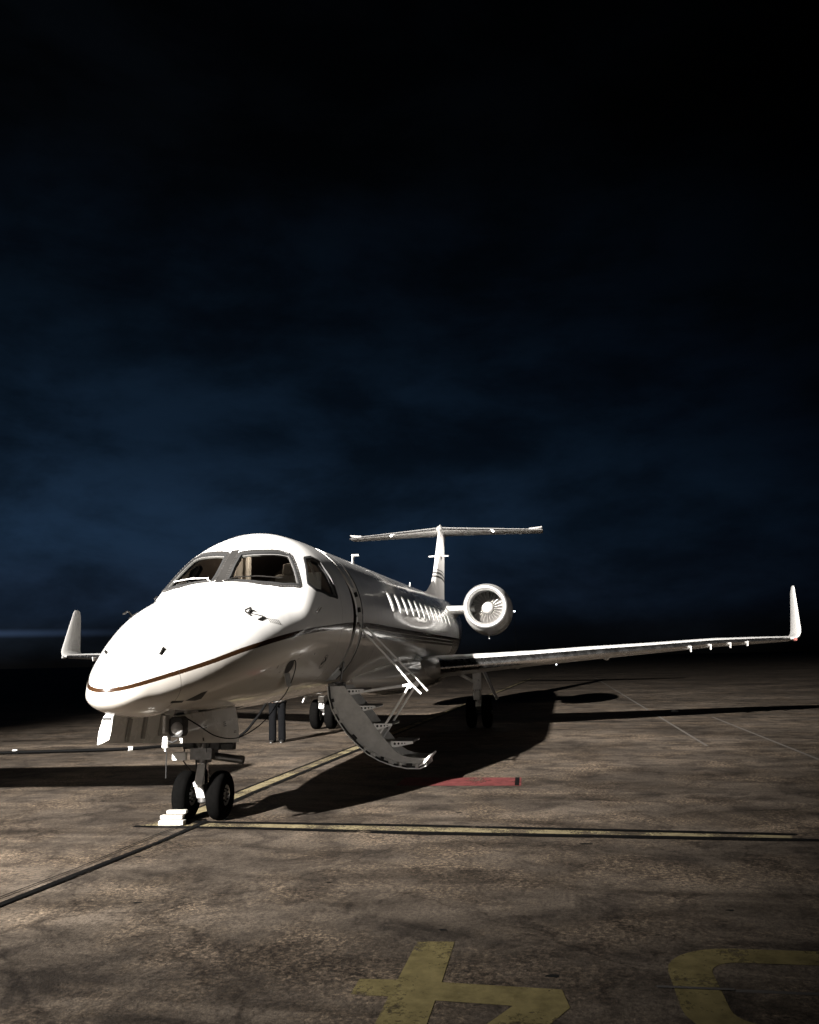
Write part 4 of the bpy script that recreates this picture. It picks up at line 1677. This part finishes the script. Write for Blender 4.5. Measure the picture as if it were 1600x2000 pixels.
# side stringers
for x_, th in ((XA, .022), (XB - .022, .022)):
    mb = MB()
    for i in range(len(st_out) - 1):
        q = [sk_in[i], st_in[i], st_in[i + 1], sk_in[i + 1]]
        mb.prism([(x_, a, b_) for a, b_ in q], (th, 0, 0))
    me = mb.mesh('stair_stringer')
    bm = bmesh.new(); bm.from_mesh(me)
    bmesh.ops.remove_doubles(bm, verts=bm.verts, dist=1e-4)
    seen = {}
    for f in bm.faces:
        key = tuple(sorted(v.index for v in f.verts))
        seen.setdefault(key, []).append(f)
    dele = [f for fs in seen.values() if len(fs) > 1 for f in fs]
    bmesh.ops.delete(bm, geom=dele, context='FACES')
    bmesh.ops.recalc_face_normals(bm, faces=bm.faces)
    bm.to_mesh(me); bm.free()
    me.materials.append(M['jamb'])
    o = bpy.data.objects.new('stair_stringer', me)
    link(o, stair)
# latches and seal blocks along the door rim
for k, (i, f) in enumerate(((1, .3), (2, .2), (3, .1), (4, .6), (5, .7), (6, .4), (7, .1), (7, .8), (8, .5), (9, .2), (9, .8))):
    a, c = Vector(st_out[i]), Vector(st_out[i + 1])
    q = a.lerp(c, f)
    t = (c - a).normalized()
    mb = MB()
    ang = math.atan2(t.y, t.x)
    mb.box((XA - .024, q.x - .018 * (-t.y), q.y - .018 * t.x), (.022, .085 if k % 2 else .05, .06), Matrix.Rotation(ang, 3, 'X'))
    mb.build('door_latch', M['darkmetal'] if k % 3 == 0 else M['jamb'], stair, bevel=0.006)
# rubber seal along the outer edge
mb = MB()
mb.tube([(XA - .022, y, z) for y, z in st_out], .014, 6)
mb.build('door_seal', M['black'], stair, smooth=40)
# lip at the foot
mb = MB()
mb.prism([(XA - .03, -2.13, .25), (XA - .03, -2.27, .405), (XA - .03, -2.25, .42), (XA - .03, -2.10, .275)], (XB - XA + .06, 0, 0))
mb.build('foot_lip', M['rail'], stair, bevel=0.004)
# steps with drilled end brackets
for (y0, z0, L_s) in ((-1.04, 1.355, .27), (-1.22, 1.115, .26), (-1.45, .862, .27), (-1.70, .615, .32)):
    mb = MB()
    mb.box(((XA + XB) / 2, y0 - L_s / 2, z0 - .012), (XB - XA - .06, L_s, .024))
    tr = mb.build('stair_tread', M['tread'], stair, bevel=0.004)
    for x_ in (XA + .012, XB - .03):
        mb = MB()
        mb.prism([(x_, y0, z0), (x_, y0 - L_s, z0 - .004), (x_, y0 - L_s, z0 - .035), (x_, y0 - .06, z0 - .085), (x_, y0 - .01, z0 - .08)], (.012, 0, 0))
        br = mb.build('tread_bracket', M['rail'], tr)
        mb = MB()
        for yy, rr in ((.055, .017), (.11, .015), (.16, .011), (.20, .008)):
            mb.lathe((x_ - .001, y0 - yy, z0 - .036 + .04 * (yy - .055)), (-1, 0, 0), [(0, rr), (.0012, rr), (.0013, .0005)], 12)
        mb.build('bracket_holes', M['seal'], tr, fix=False)['kind'] = 'stuff'
# handrails
for x_, rail, leg in ((XA + .03, [(-1.26, 2.23), (-1.50, 1.98), (-1.80, 1.66), (-2.00, 1.42), (-2.15, 1.27)], [(-1.99, 1.40), (-1.36, .46)]),
                      (XB - .01, [(-1.23, 2.26), (-1.58, 1.90), (-1.95, 1.52), (-2.16, 1.29)], [(-2.0, 1.40), (-1.68, .93), (-1.40, .50)])):
    mb = MB()
    mb.tube([(x_, y, z) for y, z in rail], .0145, 10)
    mb.build('handrail', M['rail'], stair, smooth=40)
    mb = MB()
    mb.tube([(x_, y, z) for y, z in leg], .017, 10)
    mb.build('rail_stanchion', M['rail'], stair, smooth=40)
    mb = MB()
    mb.tube([(x_, -.98, 1.26), (x_, -1.45, 1.335), (x_, -1.99, 1.40)], [.012, .022, .022], 10)
    mb.build('rail_strut', M['rail'], stair, smooth=40)
    mb = MB()
    mb.box((x_ + .012, -1.99, 1.395), (.035, .075, .075), Matrix.Rotation(R(40), 3, 'X'))
    mb.build('rail_hinge', M['rail'], stair, bevel=0.008)
# hinge mechanism under the sill
mb = MB()
mb.box((2.70, -.84, 1.36), (.14, .14, .17))
mb.box((3.08, -.84, 1.36), (.14, .14, .17))
mb.tube([(2.60, -.86, 1.42), (3.20, -.86, 1.42)], .035, 12)
mb.tube([(2.66, -.95, 1.45), (2.68, -1.0, 1.75)], .018, 8)
mb.build('stair_hinge', M['steel'], stair, bevel=0.01)

# ================================================================== things on the apron
# chock: stacked bars at the starboard nose wheel
def chock(loc, rz, label):
    ch = empty('wheel_chock', loc, label, 'chock', None)
    ch.rotation_euler = (0, 0, rz)
    for k, (dy, zz, w_, h_) in enumerate(((.0, .032, .29, .055), (.012, .085, .26, .045), (-.03, .135, .23, .04))):
        mb = MB()
        mb.box((0 + k * .035, dy, zz), (.10 - k * .012, w_, h_))
        mb.build('chock_block', M['chock'], ch, bevel=0.012)
    mb = MB()
    mb.tube([(0, .14, .05), (.04, .17, .02), (.2, .18, .012), (.38, .17, .012), (.42, .14, .05)], .008, 6)
    mb.build('chock_rope', M['cable'], ch, smooth=40)
    return ch


chock((-.36, .21, 0), R(4), 'white stacked wheel chock in front of the nose wheels')


def smooth_path(pts, n=8):
    """Catmull-Rom through the points"""
    P = [Vector(q) for q in pts]
    o = []
    for i in range(len(P) - 1):
        p0, p1, p2, p3 = P[max(0, i - 1)], P[i], P[i + 1], P[min(len(P) - 1, i + 2)]
        for k in range(n):
            t = k / n
            o.append(0.5 * ((2 * p1) + (p2 - p0) * t + (2 * p0 - 5 * p1 + 4 * p2 - p3) * t * t + (-p0 + 3 * p1 - 3 * p2 + p3) * t ** 3))
    o.append(P[-1])
    return o


pc = empty('ground_power_cable', (8.0, 4.0, 0), 'thick black ground power cable with white couplings lying across the apron', 'cable')
mb = MB()
path = smooth_path([(4.2, 12.0, .045), (6.1, 8.3, .045), (6.71, 7.34, .045), (7.02, 6.1, .045), (7.4, 4.86, .045), (7.95, 4.2, .045), (8.35, 3.6, .05), (8.75, 2.95, .16), (8.95, 2.60, .55), (8.98, 2.30, .95), (8.95, 1.7, 1.22), (8.9, 1.05, 1.55)])
mb.tube([Vector(q) - Vector((8.0, 4.0, 0)) for q in path], .030, 12)
mb.build('cable_sheath', M['cable'], pc, smooth=50)
for q0, q1 in (((6.88, 7.17, .045), (6.91, 7.08, .045)), ((7.40, 4.86, .045), (7.46, 4.79, .045))):
    mb = MB()
    mb.tube([Vector(q0) - Vector((8.0, 4.0, 0)), Vector(q1) - Vector((8.0, 4.0, 0))], .046, 14)
    mb.build('coupling_band', M['coupling'], pc, smooth=40, bevel=0.006)
ic = empty('headset_cable', (0, -.6, 0), 'thin black headset cable hanging from the open nose panel', 'cable')
mb = MB()
path = smooth_path([(.22, -.96, 1.74), (.30, -1.0, 1.78), (.36, -.99, 1.70), (.30, -.965, 1.55), (.55, -.80, 1.38), (.80, -.62, 1.26), (.62, -.58, 1.13), (.20, -.58, 1.02), (-.50, -.60, .955), (-1.05, -.58, 1.02), (-1.35, -.50, 1.16), (-1.50, -.42, 1.25)])
mb.tube([q - Vector((0, -.6, 0)) for q in path], .0065, 6)
mb.build('cable_sheath', M['cable'], ic, smooth=50)

# small pale stud on the apron by the wing
mb = MB()
mb.lathe((17.78, -7.52, 0), (0, 0, 1), [(0, .11), (.02, .11), (.06, .07), (.075, .001)], 16)
tag(mb.build('reflective_stud', M['coupling'], None, smooth=40), 'small white stud on the apron beyond the wing shadow', 'stud')


# ================================================================== person behind the nose
def skin_mesh(name, joints, edges, mat, parent, loc, sub=2):
    """joints: name -> (pos, radius)"""
    idx = {k: i for i, k in enumerate(joints)}
    me = bpy.data.meshes.new(name)
    me.from_pydata([joints[k][0] for k in joints], [(idx[a], idx[b_]) for a, b_ in edges], [])
    o = bpy.data.objects.new(name, me)
    link(o, parent)
    sk = o.modifiers.new('skin', 'SKIN')
    sk.use_smooth_shade = True
    lay = me.skin_vertices[0] if me.skin_vertices else None
    if lay is None:
        bm = bmesh.new(); bm.from_mesh(me)
        bm.verts.layers.skin.verify()
        bm.to_mesh(me); bm.free()
        lay = me.skin_vertices[0]
    for i, k in enumerate(joints):
        r_ = joints[k][1]
        lay.data[i].radius = r_ if isinstance(r_, tuple) else (r_, r_)
        lay.data[i].use_root = (i == 0)
    ss = o.modifiers.new('subdivision', 'SUBSURF')
    ss.levels = sub
    ss.render_levels = sub
    me.materials.append(mat)
    return o


person = empty('person', (9.05, 2.16, 0), 'person in dark trousers and white shirt standing behind the nose, mostly hidden by the belly', 'person')
person.rotation_euler = (0, 0, R(190))
body = {
    'pelvis': ((0, 0, .98), (.07, .06)), 'waist': ((0, 0, 1.10), (.10, .08)), 'chest': ((0, 0, 1.32), (.165, .115)), 'neckb': ((0, .0, 1.47), .065),
    'neck': ((.01, 0, 1.53), .052), 'headlow': ((.02, 0, 1.61), .075), 'head': ((.015, 0, 1.68), .088), 'crown': ((0, 0, 1.755), .06),
    'shl': ((0, .19, 1.43), .065), 'ell': ((-.02, .27, 1.16), .045), 'wrl': ((.18, .20, 1.18), .030), 'hal': ((.25, .16, 1.19), .032),
    'shr': ((0, -.19, 1.43), .065), 'elr': ((.0, -.28, 1.17), .045), 'wrr': ((.17, -.20, 1.20), .030), 'har': ((.24, -.17, 1.22), .032),
    'hipl': ((0, .085, .88), .045), 'knl': ((.015, .105, .50), .05), 'anl': ((-.02, .11, .10), .02), 'tol': ((.06, .11, .025), .012),
    'hipr': ((0, -.085, .88), .045), 'knr': ((.025, -.10, .50), .05), 'anr': ((-.01, -.10, .10), .02), 'tor': ((.06, -.105, .025), .012)}
be = [('pelvis', 'waist'), ('waist', 'chest'), ('chest', 'neckb'), ('neckb', 'neck'), ('neck', 'headlow'), ('headlow', 'head'), ('head', 'crown'),
      ('chest', 'shl'), ('shl', 'ell'), ('ell', 'wrl'), ('wrl', 'hal'), ('chest', 'shr'), ('shr', 'elr'), ('elr', 'wrr'), ('wrr', 'har'),
      ('pelvis', 'hipl'), ('hipl', 'knl'), ('knl', 'anl'), ('anl', 'tol'), ('pelvis', 'hipr'), ('hipr', 'knr'), ('knr', 'anr'), ('anr', 'tor')]
for s_, h0, wr in (('l', (.25, .16, 1.19), (.18, .20, 1.18)), ('r', (.24, -.17, 1.22), (.17, -.20, 1.20))):
    d = (Vector(h0) - Vector(wr)).normalized()
    side_v = d.cross(Vector((0, 0, 1))).normalized() if s_ == 'l' else d.cross(Vector((0, 0, 1))).normalized()
    for k, (o_, ln) in enumerate(((-.03, .075), (-.01, .085), (.01, .08), (.028, .065))):
        a = Vector(h0) + side_v * o_ + d * .03
        b_ = a + d * ln * .55
        c_ = b_ + d * ln * .4 + Vector((0, .02 if s_ == 'r' else -.02, -.015))
        body['f%s%da' % (s_, k)] = (tuple(a), .0095)
        body['f%s%db' % (s_, k)] = (tuple(b_), .0085)
        body['f%s%dc' % (s_, k)] = (tuple(c_), .0075)
        be += [('ha' + s_, 'f%s%da' % (s_, k)), ('f%s%da' % (s_, k), 'f%s%db' % (s_, k)), ('f%s%db' % (s_, k), 'f%s%dc' % (s_, k))]
    a = Vector(h0) - side_v * .035
    b_ = a - side_v * .02 + d * .035
    body['t%sa' % s_] = (tuple(a), .011)
    body['t%sb' % s_] = (tuple(b_), .009)
    be += [('ha' + s_, 't%sa' % s_), ('t%sa' % s_, 't%sb' % s_)]
skin_mesh('body', body, be, M['skin'], person, None, 2)
skin_mesh('trousers', {'p': ((0, 0, 1.0), (.19, .15)), 'hl': ((0, .09, .86), .115), 'kl': ((.015, .105, .50), .090), 'al': ((-.01, .11, -.03), .095),
                       'hr': ((0, -.09, .86), .115), 'kr': ((.025, -.10, .50), .090), 'ar': ((.0, -.10, -.03), .095)},
          [('p', 'hl'), ('hl', 'kl'), ('kl', 'al'), ('p', 'hr'), ('hr', 'kr'), ('kr', 'ar')], M['trousers'], person, None, 2)
skin_mesh('shirt', {'p': ((0, 0, .85), (.25, .21)), 'p2': ((0, 0, .99), (.21, .175)), 'w': ((0, 0, 1.12), (.16, .125)), 'c': ((0, 0, 1.33), (.19, .135)), 'n': ((0, 0, 1.47), .075),
                    'sl': ((0, .20, 1.43), .082), 'el': ((-.02, .27, 1.18), .062), 'fl': ((.12, .23, 1.17), .048), 'sr': ((0, -.20, 1.43), .082), 'er': ((0, -.28, 1.18), .062), 'fr': ((.11, -.235, 1.185), .048)},
          [('p', 'p2'), ('p2', 'w'), ('w', 'c'), ('c', 'n'), ('c', 'sl'), ('sl', 'el'), ('el', 'fl'), ('c', 'sr'), ('sr', 'er'), ('er', 'fr')], M['shirt'], person, None, 2)
skin_mesh('hair', {'a': ((-.015, 0, 1.70), .092), 'b': ((-.03, 0, 1.775), .07), 'c': ((-.05, 0, 1.64), .07)}, [('a', 'b'), ('a', 'c')], M['hair'], person, None, 2)
mb = MB()
for sy in (-1, 1):
    mb.lathe((.088, sy * .032, 1.685), (1, 0, 0), [(0, .011), (.008, .009), (.012, .001)], 10)
mb.build('eyes', M['hair'], person, smooth=40)
mb = MB()
mb.prism([(.09, -.014, 1.64), (.09, .014, 1.64), (.095, .0, 1.69)], (.025, 0, -.008))
mb.build('nose', M['skin'], person, bevel=0.004)
for sy in (-1, 1):
    mb = MB()
    rows = []
    for i, (x, w_, h_) in enumerate(((-.09, .034, .07), (-.05, .042, .085), (.03, .045, .075), (.10, .050, .055), (.16, .042, .042), (.19, .02, .02))):
        rows.append([(x, sy * .11 + w_ * math.cos(2 * math.pi * k / 12), max(.002, h_ * .5 + h_ * .5 * math.sin(2 * math.pi * k / 12))) for k in range(12)])
    mb.grid(rows, wrap=True)
    mb.f.append(tuple(range(12)))
    mb.f.append(tuple(5 * 12 + k for k in range(12)))
    mb.build('shoe', M['shoe'], person, smooth=60)

# ================================================================== lamps of the apron
def flood_mast(pos, beams, label, head_n):
    mast = empty('floodlight_mast', (pos.x - .6, pos.y + .25, 0), label, 'light mast', 'floodlight masts round the apron')
    H = pos.z
    fd = (beams[0][0] - pos).normalized()
    hz = Vector((fd.x, fd.y, 0)).normalized()
    mast.location = (pos.x - hz.x * .55, pos.y - hz.y * .55, 0)
    lat = Vector((-hz.y, hz.x, 0))
    mb = MB()
    mb.tube([(0, 0, 0), (0, 0, H * .45), (0, 0, H + .8)], [.015 * H, .011 * H, .006 * H + .02], 16)
    mb.box((0, 0, .15), (.8, .8, .30))
    mb.build('pole', M['galv'], mast, smooth=40)
    mb = MB()
    mb.tube([lat * -1.3 + Vector((0, 0, H)), lat * 1.3 + Vector((0, 0, H))], .06, 10)
    mb.build('crossarm', M['galv'], mast, smooth=40)
    rotm = fd.to_track_quat('X', 'Z').to_matrix()
    for k in range(head_n):
        c = lat * (-1.05 + 2.1 * k / (head_n - 1)) + Vector((0, 0, H)) + hz * .22
        mb = MB()
        mb.box(c, (.22, .5, .42), rotm)
        h_ = mb.build('floodlight_head', M['darkmetal'], mast, bevel=0.02)
        mb = MB()
        mb.box(c + fd * .115, (.012, .42, .34), rotm)
        mb.build('lamp_lens', M['lens_lit'], h_)
    for aim, power, cone, blend in beams:
        ld = bpy.data.lights.new('floodlight', 'SPOT')
        ld.energy = power
        ld.spot_size = R(cone)
        ld.spot_blend = blend
        ld.shadow_soft_size = 0.30
        ld.color = (1.0, 0.955, 0.90)
        fl = bpy.data.objects.new('floodlight', ld)
        fl.location = hz * .55 + Vector((0, 0, H))
        fl.rotation_euler = (aim - pos).to_track_quat('-Z', 'Y').to_euler()
        link(fl, mast)
    return mast


flood_mast(FLOOD, FLOOD_BEAMS, 'tall steel floodlight mast with four heads, behind the photographer to the left', 4)
flood_mast(FLOOD2, FLOOD2_BEAMS, 'short steel floodlight mast with two heads, behind the photographer to the right', 2)

# belt loader added out of view, its conveyor casts a dark band by the nose
bl_ = empty('added_belt_loader', (-1.7, 9.0, 0), 'added yellow belt loader out of view, raised conveyor casting a dark band left of the nose wheel', 'belt loader')
M['gse'] = material('loader_yellow_paint', (0.55, 0.36, 0.04), 0.5, var=0.2, vscale=5)
mb = MB()
mb.box((0, .6, .62), (1.7, 5.0, .42))
mb.box((0, -1.4, .70), (1.5, .7, .30))
mb.build('chassis', M['gse'], bl_, bevel=0.04)
mb = MB()
mb.box((-.52, 1.9, 1.12), (.62, 1.3, .60))
mb.tube([(-.25, 1.3, 1.4), (-.25, 1.3, 2.1), (-.25, 2.5, 2.1), (-.25, 2.5, 1.4)], .03, 8)
mb.tube([(-.80, 1.3, 1.4), (-.80, 1.3, 2.1), (-.80, 2.5, 2.1), (-.80, 2.5, 1.4)], .03, 8)
mb.build('operator_cab', M['gse'], bl_, bevel=0.02)
mb = MB()
mb.box((-.50, 2.1, 1.52), (.45, .42, .12))
mb.box((-.50, 2.30, 1.78), (.42, .10, .45))
mb.build('seat', M['panel'], bl_, bevel=0.03)
for sx in (-1, 1):
    for yy in (-1.0, 2.2):
        mb = MB()
        mb.lathe((sx * .78, yy, .36), (1, 0, 0), tyre_profile(.36, .22, .19), 32)
        mb.build('tyre', M['tyre'], bl_, smooth=40)
        mb = MB()
        mb.lathe((sx * .78, yy, .36), (sx, 0, 0), [(.06, .19), (.07, .15), (.02, .10), (.05, .04), (.05, .001)], 24)
        mb.build('rim', M['rim'], bl_, smooth=40)
for sx in (-1, 1):
    mb = MB()
    mb.prism([(sx * .70 - .03, -5.9, 2.42), (sx * .70 - .03, 2.0, 1.98), (sx * .70 - .03, 2.0, 2.32), (sx * .70 - .03, -5.9, 2.80)], (.06, 0, 0))
    mb.build('conveyor_side', M['gse'], bl_, bevel=0.01)
mb = MB()
mb.prism([(-.66, -5.85, 2.60), (-.66, 1.95, 2.12), (-.66, 1.95, 2.20), (-.66, -5.85, 2.68)], (1.32, 0, 0))
mb.build('conveyor_belt', M['black'], bl_)
mb = MB()
mb.tube([(-.80, -5.95, 2.62), (.80, -5.95, 2.62)], .10, 14)
mb.build('front_bumper', M['black'], bl_, smooth=40)
for sx in (-1, 1):
    mb = MB()
    mb.tube([(sx * .40, -1.5, .85), (sx * .64, -2.6, 2.26)], .06, 10)
    mb.build('lift_arm', M['galv'], bl_, smooth=40)
    mb = MB()
    mb.tube([(sx * .40, 1.6, .80), (sx * .64, 1.5, 2.06)], .06, 10)
    mb.build('rear_support', M['galv'], bl_, smooth=40)

# far lamps
far = empty('distant_lamp_mast', (176, 4.85, 0), 'tiny lit lamp on a distant mast right of the engine', 'light mast')
mb = MB()
mb.tube([(0, 0, 0), (0, 0, 11.30 + .05)], [.05, .04], 8)
mb.build('pole', M['darkmetal'], far, smooth=40)
mb = MB()
mb.lathe((0, 0, 11.30), (0, 0, 1), [(0, .001), (.02, .16), (.12, .20), (.26, .15), (.32, .001)], 14)
mb.build('lamp_head', material('far_lamp_glow', (0.9, 0.9, 0.9), 0.4, emit=(.85, .92, 1.0), estr=9.0), far, smooth=40)
tx = empty('taxiway_light', (137.5, -3.65, 0), 'tiny white taxiway edge light under the port wing', 'light')
mb = MB()
mb.tube([(0, 0, 0), (0, 0, .22)], .05, 8)
mb.build('stem', M['galv'], tx, smooth=40)
mb = MB()
mb.lathe((0, 0, .22), (0, 0, 1), [(0, .11), (.10, .12), (.18, .08), (.21, .001)], 12)
mb.build('lamp_head', material('taxi_lamp_glow', (0.9, 0.9, 0.9), 0.4, emit=(.95, .97, 1.0), estr=5.0), tx, smooth=40)
